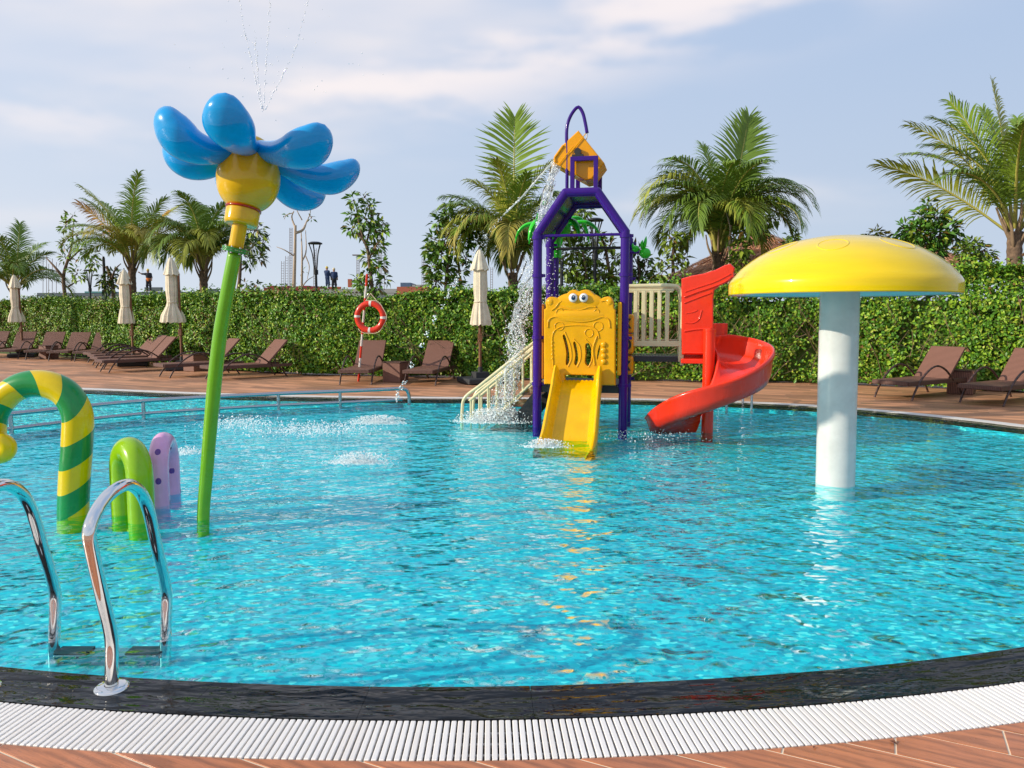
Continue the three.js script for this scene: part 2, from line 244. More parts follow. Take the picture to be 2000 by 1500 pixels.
// ------------------------------------------------------------------ coping, gutter, grate
{
  const f = pfbm(5, 201, 5), rip = pfbm(6, 211, 4);
  const stoneTex = tex(512, 512, (x, y) => { const k = 0.085 + 0.05 * (f(x / 512, y / 512) - 0.5); return [k * 0.95, k, k * 1.05]; }, true, 0.9, 0.9);
  const filmTex = tex(1024, 512, (x, y) => { const u = x / 1024, v = y / 512; return 0.5 + 0.35 * Math.sin((v * 3 + 1.3 * rip(u, v)) * 6.283) * (0.3 + rip(u * 2, v * 2)) + 0.35 * (rip(u * 3, v * 3) - 0.5); }, false, 1 / 1.9, 1 / 0.62);
  const stone = new THREE.MeshPhysicalMaterial({ map: stoneTex, roughness: 0.06, specularIntensity: 0.9, ior: 1.36, bumpMap: filmTex, bumpScale: 0.012 });
  const coping = tag(struct('pool_coping', ringPiece(0, PER, 0.003, COP - 0.003, -0.3, -0.019, NS, false), new THREE.MeshStandardMaterial({ color: C(0.30, 0.30, 0.29), roughness: 0.8 })));
  delete coping.userData.label; delete coping.userData.category;
  const n = Math.round(PER / 0.63), L = PER / n;
  for (let i = 0; i < n; i++) part('coping_stone', ringPiece(i * L + 0.0007, (i + 1) * L - 0.0007, 0, COP, -0.06, -0.003, 8), stone, coping);
  struct('gutter_channel', merge([ringPiece(0, PER, COP + 0.001, GR1 + 0.01, -0.2, -0.14, NS, false), ringPiece(0, PER, GR1 + 0.0005, GR1 + 0.02, -0.2, -0.0085, NS, false)]), new THREE.MeshStandardMaterial({ color: C(0.30, 0.17, 0.12), roughness: 0.7 }));
  const rib = tex(16, 64, (x, y) => (y % 16 < 8 ? 1 : 0.2) , false, 1, 40);
  const slatMat = new THREE.MeshPhysicalMaterial({ color: C(0.84, 0.81, 0.77), roughness: 0.45, bumpMap: rib, bumpScale: 0.0008, clearcoat: 0.15 });
  const slatDirty = slatMat.clone(); slatDirty.color = C(0.81, 0.77, 0.72);
  const grate = thing('overflow_grate', 'white plastic slatted overflow grate curving round the pool edge', 'grate');
  const g0 = box(0.0183, 0.022, GR1 - GR0 - 0.004, 0, 0, 0, 0, 0, 0, 0.003); { const p = g0.attributes.position, uv = g0.attributes.uv; for (let i = 0; i < uv.count; i++) uv.setXY(i, p.getX(i), p.getZ(i)); }
  const N = Math.round(PER / 0.0236), rest = [], R = mulberry(77);
  for (let i = 0; i < N; i++) {
    const s = (i + 0.5) * PER / N, p = at(s, (GR0 + GR1) / 2, -0.011), q = at(s, GR1, 0).sub(at(s, GR0, 0)), turn = Math.atan2(q.x, q.z) + (R() - 0.5) * 0.012;
    if (p.z > -4 && p.x > -2.75 && p.x < 2.85) { const m = part('slat', g0, R() < 0.25 ? slatDirty : slatMat, grate); m.position.copy(p); m.position.y += (R() - 0.5) * 0.0012; m.rotation.y = turn; } else rest.push(place(new THREE.BoxGeometry(0.0183, 0.02, GR1 - GR0 - 0.004), p.x, p.y, p.z, 0, turn, 0));
  }
  part('slat_run', merge(rest), slatMat, grate, 'stuff');
  for (const o of [0.29, 0.355, 0.42]) part('cross_rod', ringPiece(0, PER, o, o + 0.013, -0.034, -0.0225, NS, false), slatMat, grate);
}

// ------------------------------------------------------------------ pool basin and water
const railArc = [[-6.55, 4.42], [-7.0, 5.7], [-7.05, 7.2], [-6.8, 8.3], [-6.3, 9.2], [-5.35, 10.6], [-3.7, 11.62], [-2.85, 11.98], [-1.85, 12.42]];
const railCurve = new THREE.CatmullRomCurve3(railArc.map(([x, d]) => V(x, 0, -d)), false, 'centripetal');
{
  // irregular chips of glass mosaic, 2 to 6 cm
  const R = mulberry(17), n = 60, m = 100, site = []; for (let i = 0; i < n * m; i++) site.push([R(), R(), R()]);
  const wx = pfbm(12, 301, 4), wy = pfbm(12, 302, 4), big = pfbm(4, 303, 3);
  const mosaic = tex(1024, 1024, (x, y) => {
    const u = x / 1024, v = y / 1024, gx = (u + 0.05 * (wx(u, v) - 0.5)) * n, gy = (v + 0.028 * (wy(u, v) - 0.5)) * m, i = Math.floor(gx), j = Math.floor(gy); let d1 = 9, d2 = 9, t = 0;
    for (let a = -1; a < 2; a++) for (let b = -1; b < 2; b++) { const q = site[(((j + b) % m) + m) % m * n + (((i + a) % n) + n) % n], d = Math.hypot(i + a + q[0] - gx, j + b + q[1] - gy); if (d < d1) { d2 = d1; d1 = d; t = q[2]; } else if (d < d2) d2 = d; }
    t = clamp(t + 0.5 * (big(u, v) - 0.5), 0, 0.999); const grout = d2 - d1 < 0.09 ? 0.5 : 0;
    const c = t < 0.14 ? [0.02, 0.62, 0.71] : t < 0.48 ? [0.04, 0.71, 0.775] : t < 0.82 ? [0.07, 0.78, 0.82] : t < 0.93 ? [0.16, 0.85, 0.86] : [0.66, 0.95, 0.91];
    return [0, 1, 2].map((k) => lerp(c[k], [0.12, 0.84, 0.87][k], grout));
  }, true, 1 / 2.0, 1 / 2.0);
  const floorMat = new THREE.MeshStandardMaterial({ map: mosaic, roughness: 0.5 });
  struct('pool_floor', flat(new THREE.Shape(poly(0.05, 2)), -1.25), floorMat);
  // the shallow basin: right part of the outline, closed by the dividing wall
  const rc = railCurve.getSpacedPoints(40).map((p) => new THREE.Vector2(p.x, -p.z)), pts = []; let k = 0;
  for (; k < NS && !(OP[k].x < -1.9 && OP[k].z < -10); k += 2) pts.push(new THREE.Vector2(OP[k].x + ON[k].x * 0.05, -(OP[k].z + ON[k].z * 0.05)));
  pts.push(...rc.slice().reverse());
  for (; k < NS; k += 2) if (OP[k].x > -6.5 && OP[k].z > -6) pts.push(new THREE.Vector2(OP[k].x + ON[k].x * 0.05, -(OP[k].z + ON[k].z * 0.05)));
  const shallow = new THREE.Shape(pts);
  struct('shallow_pool_floor', flat(shallow, -0.125), floorMat);
  struct('pool_wall', ringPiece(0, PER, -0.02, -0.001, -1.3, -0.06, NS, false), floorMat);
  struct('dividing_wall', sweep(railCurve.getSpacedPoints(40).map((p) => p.setY(-0.645)), 0.12, 0.6, { n: 60, m: 24, up: V(0, 1, 0), power: 10 }), floorMat);
  // ripples: a sum of waves that repeats every 6 m
  const S = 2048, tile = 6.0, h = new Float32Array(S * S), Q = mulberry(2024); let waves = [];
  for (let i = 0; i < 90; i++) {
    const lam = 0.045 * Math.pow(11, Math.pow(Q(), 1.2)), k = tile / lam, a = (Q() < 0.7 ? rad(70) + (Q() - 0.5) * 2.3 : Q() * 6.283);
    waves.push([Math.round(k * Math.cos(a)), Math.round(k * Math.sin(a)), Math.pow(lam, 0.92) * (0.6 + 0.8 * Q()), Q() * 6.283]);
  }
  for (const [kx, ky, amp, ph] of waves) {
    const sx = new Float32Array(S), cx = new Float32Array(S);
    for (let x = 0; x < S; x++) { const a = 2 * Math.PI * kx * x / S + ph; sx[x] = Math.sin(a); cx[x] = Math.cos(a); }
    for (let y = 0; y < S; y++) { const b = 2 * Math.PI * ky * y / S, sb = amp * Math.sin(b), cb = amp * Math.cos(b), o = y * S; for (let x = 0; x < S; x++) h[o + x] += sx[x] * cb + cx[x] * sb; }
  }
  let mx = 0; for (const v of h) mx = Math.max(mx, Math.abs(v));
  const hd = new Float32Array(S * S * 4); for (let i = 0; i < S * S; i++) { hd[i * 4] = hd[i * 4 + 1] = hd[i * 4 + 2] = 0.5 + 0.5 * h[i] / mx; hd[i * 4 + 3] = 1; }
  const ht = new THREE.DataTexture(hd, S, S, THREE.RGBAFormat, THREE.FloatType); ht.wrapS = ht.wrapT = THREE.RepeatWrapping; ht.magFilter = THREE.LinearFilter; ht.repeat.set(1 / tile, 1 / tile); ht.needsUpdate = true;
  const water = new THREE.MeshPhysicalMaterial({ color: C(0.50, 0.97, 1.0), transmission: 1, thickness: 0, ior: 1.33, roughness: 0.0, bumpMap: ht, bumpScale: 0.074, specularIntensity: 0.9 });
  struct('water', flat(new THREE.Shape(poly(-0.0005, 1)), -0.005), water);
}

// ------------------------------------------------------------------ hedge
const leafGeo = (l, w, fold = 0.25) => { const g = new THREE.BufferGeometry(); g.setAttribute('position', new THREE.Float32BufferAttribute([0, 0, 0, w / 2, fold * w, l * 0.45, 0, 0, l * 0.5, -w / 2, fold * w, l * 0.45, 0, -0.12 * l, l], 3)); g.setAttribute('uv', new THREE.Float32BufferAttribute(new Float32Array(10), 2)); g.setIndex([0, 2, 1, 0, 3, 2, 1, 2, 4, 2, 3, 4]); g.computeVertexNormals(); return g; };
const leafMat = new THREE.MeshPhysicalMaterial({ color: C(1, 1, 1), roughness: 0.42, side: THREE.DoubleSide, specularIntensity: 0.6 });
const twigMat = new THREE.MeshStandardMaterial({ color: C(0.22, 0.15, 0.09), roughness: 0.9 });
const barkMat = (() => { const f = pfbm(6, 401, 5); return new THREE.MeshStandardMaterial({ map: tex(128, 256, (x, y) => { const k = 0.75 + 0.6 * (f(x / 128, y / 256) - 0.5); return [0.56 * k, 0.46 * k, 0.37 * k]; }, true, 3, 3), roughness: 0.95, bumpMap: smudge, bumpScale: 0.02 }); })();
function leaves(name, geo, list, parent, kind) {   // list of [position, direction, roll, size, colour]
  const im = new THREE.InstancedMesh(geo, leafMat, list.length), o = new THREE.Object3D(); im.name = name;
  list.forEach(([p, d, roll, s, c], i) => { o.position.copy(p); o.up.set(0, 1, 0); o.lookAt(p.x + d.x, p.y + d.y, p.z + d.z); o.rotateZ(roll); o.scale.setScalar(s); o.updateMatrix(); im.setMatrixAt(i, o.matrix); im.setColorAt(i, c); });
  im.castShadow = im.receiveShadow = true; if (kind) im.userData.kind = kind; parent.add(im); return im;
}
const hedgeLine = new THREE.CatmullRomCurve3([[-36, 41], [-26, 34], [-17, 28.0], [-10.8, 22.9], [-8.2, 20.6], [-5.6, 18.6], [-2.6, 17.7], [0, 17.0], [3, 16.5], [6, 16.1], [7.8, 15.4], [9.6, 14.3], [12.5, 12.8], [17, 10.5]].map(([x, d]) => V(x, 0, -d)), false, 'centripetal');
{
  const hedge = thing('hedge', 'long clipped green hedge along the back of the pool deck', 'hedge');
  const L = hedgeLine.getLength(), R = mulberry(55), top = (s) => { const p = hedgeLine.getPointAt(s / L); return 1.93 + 0.16 * (fbm(s * 0.35, 2, 7, 3) - 0.5) * 2 + 0.08 * smooth(p.x, 0.5, 2.5) + 0.34 * smooth(p.x, 2.5, 8.5) + 0.1 * (fbm(s * 2.2, 4, 1, 2) - 0.5) * 2; };
  const half = 0.42, list = [], N = 370000, o = [];
  for (let i = 0; i < N; i++) {
    const s = L * (0.03 + 0.95 * R()), p = hedgeLine.getPointAt(s / L), t = hedgeLine.getTangentAt(s / L), n = V(-t.z, 0, t.x); if (n.z < 0) n.negate();
    const h = top(s), q = R(); let pos, nor;
    const lump = 0.16 * (fbm(s * 1.1, 1, q * 3, 3) - 0.5);
    if (q < 0.76) { const y = 0.05 + R() * h * 0.99; const bulge = 0.5 * (fbm(s * 1.5, y * 1.5, 3, 3) - 0.5) - Math.pow(R(), 2) * 0.30; if (fbm(s * 0.9 + 40, y * 1.1, 9, 3) < 0.36 + 0.06 * (p.x > 5 ? 1 : 0) && R() < 0.9) { if (R() < 0.35) continue; pos = p.clone().addScaledVector(n, half + bulge - 0.14 - 0.16 * R()); } else pos = p.clone().addScaledVector(n, half + bulge); pos.y = y; nor = n.clone().multiplyScalar(1).add(V(0, 0.35, 0)); }
    else { const off = (R() * 2 - 1) * (half + 0.05); pos = p.clone().addScaledVector(n, off); pos.y = h + lump - Math.pow(R(), 2) * 0.2 + (R() < 0.12 ? R() * 0.16 * (0.4 + fbm(s * 3, 8, 8, 2) * 1.6) : 0); nor = V(0, 1, 0).addScaledVector(n, off * 0.8); }
    nor.add(V(R() - 0.5, R() - 0.5, R() - 0.5).multiplyScalar(2.0)).normalize();
    const d = V(R() - 0.5, R() - 0.6, R() - 0.5).cross(nor).normalize();
    const dry = smooth(fbm(s * 0.55 + 9, pos.y * 0.8, 5, 3), 0.50, 0.66) * (pos.x > 2.5 ? 1 : 0.45), k = clamp(R() + dry * 0.30, 0, 0.999), b = 0.75 + 0.5 * R(), c = k < 0.60 ? C(0.072 * b, 0.192 * b, 0.014 * b) : k < 0.91 ? C(0.21 * b, 0.35 * b, 0.022 * b) : k < 0.985 ? C(0.30 * b, 0.36 * b, 0.04 * b) : C(0.16 * b, 0.085 * b, 0.035 * b);
    list.push([pos, nor.clone().cross(d), 0, 0.8 + 0.6 * R(), c, nor]);
  }
  const lg = leafGeo(0.074, 0.046); lg.translate(0, 0, -0.03);
  const im = new THREE.InstancedMesh(lg, leafMat, list.length), mt = new THREE.Matrix4(), sc = V(), qn = new THREE.Quaternion(); im.name = 'foliage'; im.userData.kind = 'stuff'; im.castShadow = im.receiveShadow = true;
  list.forEach(([p, d, , s, c, nor], i) => { const z = d, y = nor, x = y.clone().cross(z).normalize(); mt.makeBasis(x, y, z); qn.setFromRotationMatrix(mt); mt.compose(p, qn, sc.setScalar(s)); im.setMatrixAt(i, mt); im.setColorAt(i, c); });
  hedge.add(im);
  // stems and twigs inside, and a dense heart of old wood and leaves
  for (let i = 0; i < 900; i++) { const s = L * (R() < 0.55 ? 0.6 + 0.32 * R() : 0.05 + 0.9 * R()), p = hedgeLine.getPointAt(s / L), t = hedgeLine.getTangentAt(s / L), n = V(-t.z, 0, t.x); if (n.z < 0) n.negate(); const a = p.clone().addScaledVector(n, 0.18 + 0.2 * R()).setY(0.05 + R() * 1.2), b = a.clone().add(V((R() - 0.5) * 1.1, 0.1 + R() * 0.6, 0)).addScaledVector(n, 0.05 + 0.3 * R()); b.y = Math.min(b.y, 2.0); const mid = a.clone().lerp(b, 0.5).add(V((R() - 0.5) * 0.12, (R() - 0.5) * 0.1, 0)), tr = 0.003 + 0.005 * R(); o.push(bar(a, mid, tr, 4), bar(mid, b, tr * 0.8, 4)); }
  part('twig', merge(o), twigMat, hedge, 'stuff');
  const pts = []; for (let i = 0; i <= 200; i++) pts.push(hedgeLine.getPointAt(i / 200));
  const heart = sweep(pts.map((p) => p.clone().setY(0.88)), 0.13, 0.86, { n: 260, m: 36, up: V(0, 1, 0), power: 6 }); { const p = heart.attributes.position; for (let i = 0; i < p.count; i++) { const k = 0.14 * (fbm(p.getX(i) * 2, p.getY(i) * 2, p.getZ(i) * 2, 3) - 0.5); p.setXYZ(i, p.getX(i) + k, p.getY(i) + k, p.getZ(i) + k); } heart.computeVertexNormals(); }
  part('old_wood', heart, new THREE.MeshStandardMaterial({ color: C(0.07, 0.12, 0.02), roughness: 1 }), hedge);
}

// ------------------------------------------------------------------ palms
const frondMats = [C(0.20, 0.31, 0.03), C(0.14, 0.235, 0.028), C(0.33, 0.36, 0.045), C(0.42, 0.36, 0.07), C(0.42, 0.24, 0.06), C(0.62, 0.30, 0.03)].map((c) => new THREE.MeshPhysicalMaterial({ color: c, roughness: 0.45, side: THREE.DoubleSide, transmission: 0.22, specularIntensity: 0.6 }));
const ribMat = new THREE.MeshStandardMaterial({ color: C(0.36, 0.34, 0.07), roughness: 0.6 });
// frond in its own frame: starts at 0, leaves along +x rising by e0, bends down by drop
function frondParts(L, e0, drop, seed, o = {}) {
  const { leaf = 0.62, n = 62, bare = 0.2, hang = 1, wide = 0.036, fan = 0.75 } = o, R = mulberry(seed), P = [V(0, 0, 0)], A = [], S = 30;
  for (let i = 0; i <= S; i++) { const t = i / S, a = e0 - drop * Math.pow(t, 1.6); A.push(a); if (i) P.push(P[i - 1].clone().add(V(Math.cos(a), Math.sin(a), (R() - 0.5) * 0.02).multiplyScalar(L / S))); }
  const rib = sweep(P, (t) => 0.034 * (1 - t) ** 0.7 + 0.004, (t) => 0.022 * (1 - t) ** 0.7 + 0.003, { straight: true, m: 5 });
  const pos = [], idx = [];
  for (let k = 0; k < n; k++) for (const sgn of [-1, 1]) {
    const t = bare + (1 - bare) * Math.pow((k + 0.3 * R()) / n, 0.92), f = t * S, i = Math.min(S - 1, Math.floor(f)), p = P[i].clone().lerp(P[i + 1], f - i), T = V(Math.cos(A[i]), Math.sin(A[i]), 0), U = V(-Math.sin(A[i]), Math.cos(A[i]), 0);
    const l = leaf * (0.45 + 0.55 * Math.sin(Math.PI * Math.min(1, 0.18 + 0.88 * (t - bare) / (1 - bare)))) * (0.8 + 0.35 * R());
    const sweepA = lerp(1.15, 0.42, (t - bare) / (1 - bare)) * fan / 0.75 + (R() - 0.5) * 0.22;
    const dir = T.clone().multiplyScalar(Math.cos(sweepA)).add(V(0, 0, sgn * Math.sin(sweepA))).addScaledVector(U, 0.22 + 0.2 * (R() - 0.5)).normalize();
    let q = p.clone(), d = dir.clone(); const w = wide * (0.7 + 0.5 * R()), base = pos.length / 3, side0 = U.clone().cross(dir).normalize(), SG = 4;
    for (let s = 0; s <= SG; s++) { const ww = w * (s === 0 ? 0.45 : s === SG ? 0.04 : 1 - 0.55 * (s / SG) ** 2), sd = side0.clone().applyAxisAngle(d, 0.5 * (R() - 0.5)); pos.push(q.x - sd.x * ww / 2, q.y - sd.y * ww / 2, q.z - sd.z * ww / 2, q.x + sd.x * ww / 2, q.y + sd.y * ww / 2, q.z + sd.z * ww / 2); if (s) idx.push(base + s * 2 - 2, base + s * 2 - 1, base + s * 2, base + s * 2 - 1, base + s * 2 + 1, base + s * 2); q = q.clone().addScaledVector(d, l / SG); d.y -= (0.26 * hang + 0.12 * R()) * (0.5 + s / SG); d.normalize(); }
  }
  const g = new THREE.BufferGeometry(); g.setAttribute('position', new THREE.Float32BufferAttribute(pos, 3)); g.setIndex(idx); g.computeVertexNormals(); return [g, rib];
}
function palm(label, base, crownAt, fronds, o = {}) {
  const t = thing('palm_tree', label, 'palm', base, 0, o.group), c = crownAt.clone().sub(base), R = mulberry(o.seed ?? 1), r0 = o.r ?? 0.16;
  part('trunk', sweep([V(0, -0.2, 0), c.clone().multiplyScalar(0.5).add(V(0.05, 0, 0)), c.clone().multiplyScalar(0.9), c.clone().add(V(0, 0.1, 0))], (u) => r0 * (1.1 - 0.25 * u) * (1 + 0.04 * Math.sin(u * c.y * 40)), undefined, { n: 60, m: 14 }), barkMat, t);
  // fibre sheath with the stubs of old stalks
  const stubs = []; for (let i = 0; i < 9; i++) { const a = i * 2.4, e = 0.9 + 0.3 * R(); stubs.push(sweep([c.clone().add(V(Math.cos(a) * r0 * 0.6, -0.25 + 0.05 * i, Math.sin(a) * r0 * 0.6)), c.clone().add(V(Math.cos(a) * (r0 + 0.1), 0.1 + 0.05 * i, Math.sin(a) * (r0 + 0.1))), c.clone().add(V(Math.cos(a) * (r0 + 0.14 + 0.1 * R()), 0.4 + 0.05 * i, Math.sin(a) * (r0 + 0.14)))], (u) => 0.06 * (1 - 0.6 * u), (u) => 0.03 * (1 - 0.5 * u), { n: 6, m: 6 })); }
  part('stalk_stub', merge(stubs), twigMat, t);
  fronds.forEach(([az, e0, drop, L, mi = 0, fo = {}], i) => {
    const [g, rib] = frondParts(L, rad(e0), rad(drop), (o.seed ?? 1) * 100 + i, { ...fo, hang: fo.hang ?? o.hang ?? 1.3, leaf: fo.leaf ?? (o.leaf ?? 0.62) }), f = part('frond', g, frondMats[mi], t);
    f.position.copy(c).add(V(Math.cos(rad(az)) * 0.08, (fo.lift ?? 0) + 0.25 * clamp((e0 - 30) / 60, 0, 1), -Math.sin(rad(az)) * 0.08)); f.quaternion.setFromAxisAngle(V(0, 1, 0), rad(az)).multiply(new THREE.Quaternion().setFromAxisAngle(V(Math.cos(rad(e0)), Math.sin(rad(e0)), 0), rad(fo.roll ?? (R() - 0.5) * 50)));
    part('rib', rib, ribMat, f);
  });
  return t;
}
const ringOf = (n, e0, drop, L, mi, seed, az0 = 0) => { const R = mulberry(seed); return Array.from({ length: n }, (_, i) => [az0 + i * 360 / n + (R() - 0.5) * 26, e0 + (R() - 0.5) * 22, drop + (R() - 0.5) * 30, L * (0.85 + 0.3 * R()), typeof mi === 'number' ? mi : mi[Math.floor(R() * mi.length)]]); };
const onLine = (px, d) => { const p = D(px, 700, d); p.y = 0; return p; };
// azimuth 0 = to the right, 90 = away, 180 = left, 270 = towards the lens
palm('coconut palm at the far left edge above the leftmost folded parasol', onLine(30, 31), D(28, 565, 31), [...ringOf(6, 74, 60, 2.5, [0, 1], 3), ...ringOf(10, 48, 105, 2.5, [0, 1, 1], 4, 20), [60, 84, 20, 2.6, 1, { roll: 60 }]], { seed: 3, leaf: 0.75 });
palm('coconut palm with an orange dead frond above the second folded parasol from the left', onLine(256, 27), D(258, 520, 27), [...ringOf(7, 76, 48, 3.0, [0, 0, 2], 13), ...ringOf(15, 58, 105, 2.6, [0, 1, 2, 3], 14, 12), [150, 66, 36, 3.4, 0, { roll: 50 }], [166, 55, 30, 2.6, 4, { roll: 60, lift: 0.2 }], [20, 62, 20, 2.3, 5, { roll: 60, leaf: 0.3, n: 30, wide: 0.05 }]], { seed: 13, leaf: 0.72, r: 0.15, hang: 1.7 });
palm('drooping bushy coconut palm between the third parasol and the flower stem', onLine(395, 25), D(398, 535, 25), [...ringOf(8, 82, 70, 2.6, [0, 1], 23), ...ringOf(16, 74, 150, 2.4, [0, 1, 1, 2], 24, 12), [150, 76, 110, 3.1, 2, {}], [30, 76, 110, 2.7, 1, {}], [180, 70, 150, 2.8, 2, {}]], { seed: 23, hang: 2.1, leaf: 0.8, r: 0.15 });
palm('tall coconut palm with an upright fan frond just left of the purple play tower', onLine(1000, 20), D(1002, 540, 20), [[85, 87, 6, 4.05, 0, { roll: 0, leaf: 1.1, bare: 0.5, wide: 0.06, n: 40, hang: 0.12, fan: 0.95 }], ...ringOf(9, 86, 75, 2.75, [0, 1, 2], 33), ...ringOf(16, 84, 165, 2.5, [0, 1, 2, 3], 34, 10), [176, 80, 110, 2.9, 1], [185, 78, 140, 2.7, 2], [160, 83, 130, 2.8, 1], [5, 84, 110, 2.6, 1], [200, 80, 165, 2.8, 3], [10, 82, 160, 2.4, 2]], { seed: 33, hang: 2.4, leaf: 0.85, r: 0.15 });
palm('full round coconut palm between the play tower and the mushroom fountain', onLine(1402, 19), D(1402, 505, 19), [[20, 76, 14, 3.6, 1, { roll: 70, leaf: 0.95, bare: 0.4, wide: 0.055, hang: 0.5 }], [80, 84, 30, 2.9, 0, { roll: 40 }], ...ringOf(12, 85, 85, 2.9, [0, 0, 1], 43), ...ringOf(18, 78, 155, 2.55, [0, 1, 1, 2], 44, 14), [172, 78, 140, 2.9, 2], [186, 80, 120, 2.9, 0], [8, 78, 140, 2.9, 1], [352, 80, 140, 2.9, 1], [200, 80, 140, 3.5, 2], [225, 80, 150, 3.3, 1], [310, 80, 150, 3.3, 1]], { seed: 43, hang: 2.0, leaf: 0.85, r: 0.15 });
palm('large yellow-green coconut palm at the right edge behind the hedge', onLine(1978, 15.6), D(1982, 462, 15.6), [[158, 42, 30, 3.0, 2, { roll: 30, leaf: 0.8, hang: 1.3, n: 62 }], [140, 66, 42, 3.1, 2, { roll: 25, leaf: 0.8 }], [128, 74, 30, 3.0, 0, { roll: 60, leaf: 0.75 }], [120, 83, 8, 3.1, 2, { roll: 10, leaf: 0.5, bare: 0.3 }], [165, 64, 62, 2.8, 0], [95, 80, 30, 2.9, 0], [60, 78, 40, 2.9, 1], [25, 70, 45, 3.1, 0], [350, 55, 60, 2.8, 2], [230, 68, 60, 2.6, 0], [280, 70, 70, 2.6, 1], [320, 62, 80, 2.6, 0], [200, 60, 90, 2.5, 1], [175, 74, 70, 2.6, 1], [40, 60, 90, 2.7, 1], [150, 78, 52, 2.9, 0]], { seed: 53, leaf: 0.66, r: 0.16, hang: 1.6 });

// ------------------------------------------------------------------ broad-leaved trees
const bigLeaf = leafGeo(0.22, 0.085, 0.2);
function tree(name, label, category, d, trunk, limbs, clumps, o = {}) {   // trunk and limbs as photo points at depth d; clumps [px, py, radius in px, leaves]
  const base = D(trunk[0][0], trunk[0][1], d).setY(0), t = thing(name, label, category, base, 0, o.group), R = mulberry(o.seed ?? 7), loc = (p, dz = 0) => D(p[0], p[1], d + dz).sub(base);
  const k = d / FOCAL, tp = [V(0, 0, 0), ...trunk.map((p) => loc(p))], r = (o.r ?? 9) * 0.55 * k;
  part('trunk', sweep(tp, (u) => r * (1.05 - 0.5 * u), undefined, { n: 30, m: 9 }), o.bark ?? barkMat, t);
  const all = [];
  for (const l of limbs) { const lr = (l.r ?? 4) * 0.6 * k, pts = l.p.map((p, i) => loc(p, (R() - 0.5) * 0.5 * i)); part('limb', sweep(pts, (u) => lr * (1 - 0.75 * u) + 0.004, undefined, { n: 14, m: 6 }), o.bark ?? barkMat, t); }
  if (clumps.length) {
    for (const [px, py, pr, n] of clumps) {
      const c = loc([px, py], (R() - 0.5) * pr * k * 1.2), rr = pr * k;
      for (let i = 0; i < n; i++) {
        const v = V(R() - 0.5, R() - 0.5, R() - 0.5).normalize().multiplyScalar(rr * Math.pow(R(), 0.45)), p = c.clone().add(v);
        const dir = v.clone().normalize().add(V((R() - 0.5) * 1.3, -0.35 + (R() - 0.5) * 0.9, (R() - 0.5) * 1.3)), b = 0.7 + 0.6 * R(), q = R(), tint = (o.tint ?? [0.075, 0.155, 0.018]).map((v) => v * 1.45);
        all.push([p, dir, (R() - 0.5) * 2.4, (o.size ?? 1) * (0.65 + 0.6 * R()), q < 0.75 ? C(tint[0] * b, tint[1] * b, tint[2] * b) : q < 0.95 ? C(0.22 * b, 0.29 * b, 0.03 * b) : C(0.22 * b, 0.13 * b, 0.03 * b)]);
      }
      for (let i = 0; i < 3; i++) { const e = c.clone().add(V(R() - 0.5, R() - 0.5, R() - 0.5).multiplyScalar(rr * 1.5)); all.twigs = all.twigs ?? []; all.twigs.push(bar(c.clone().lerp(e, -0.3), e, 0.012, 4)); }
    }
    leaves('crown', bigLeaf, all, t, 'stuff');
    part('twig', merge(all.twigs), o.bark ?? barkMat, t);
  }
  return t;
}
const paleBark = new THREE.MeshStandardMaterial({ color: C(0.40, 0.31, 0.22), roughness: 0.95, bumpMap: smudge, bumpScale: 0.02 });
tree('young_tree', 'sparse young tree with pale forked trunk between the first two parasols', 'tree', 29, [[128, 590], [124, 540], [130, 515]], [{ p: [[126, 545], [110, 525], [90, 503]], r: 5 }, { p: [[130, 516], [140, 480], [143, 440]], r: 4 }, { p: [[131, 512], [155, 490], [170, 485]], r: 3 }, { p: [[133, 560], [150, 550], [157, 548]], r: 3 }], [[128, 442, 14, 50], [124, 478, 10, 30], [150, 462, 16, 50], [170, 495, 18, 70], [182, 512, 13, 45], [150, 535, 14, 45], [128, 505, 10, 25], [140, 424, 8, 18]], { seed: 71, tint: [0.13, 0.22, 0.02] });
tree('young_tree', 'low dark leafy tree behind the lamp left of the second parasol', 'tree', 28, [[222, 585], [218, 545], [208, 520]], [{ p: [[218, 545], [226, 525], [236, 515]], r: 4 }], [[206, 545, 14, 60], [222, 540, 14, 60], [214, 560, 14, 60], [204, 558, 8, 30]], { seed: 72, tint: [0.05, 0.09, 0.015] });
tree('young_tree', 'dark-leaved tree half hidden behind the flower stem', 'tree', 22.5, [[463, 590], [468, 545], [470, 500]], [{ p: [[468, 530], [478, 522], [484, 515]], r: 3 }, { p: [[469, 500], [490, 470], [500, 440]], r: 3 }], [[500, 450, 18, 60], [512, 475, 14, 50], [495, 480, 16, 60], [505, 505, 12, 35], [478, 475, 16, 50], [482, 555, 8, 16], [500, 560, 8, 14], [485, 510, 12, 26]], { seed: 73, tint: [0.04, 0.075, 0.015] });
tree('bare_tree', 'bare pollarded tree with pale trunk and a few twigs', 'tree', 21, [[574, 590], [576, 500], [577, 440]], [{ p: [[577, 455], [590, 450], [600, 430]], r: 5 }, { p: [[577, 445], [570, 425], [574, 412]], r: 3 }, { p: [[589, 585], [590, 500], [588, 450]], r: 4 }, { p: [[590, 510], [597, 495], [597, 450]], r: 2 }, { p: [[575, 500], [555, 488], [540, 482]], r: 2 }, { p: [[580, 575], [598, 550], [612, 540]], r: 2 }, { p: [[590, 430], [580, 410], [583, 402]], r: 1.5 }, { p: [[600, 432], [606, 415], [604, 402]], r: 1.2 }, { p: [[574, 415], [560, 420], [555, 428]], r: 1.2 }, { p: [[597, 500], [604, 520], [600, 545]], r: 1.5 }], [[608, 425, 5, 6], [592, 530, 5, 5], [560, 420, 5, 5]], { seed: 74, bark: paleBark, r: 8, size: 0.6 });
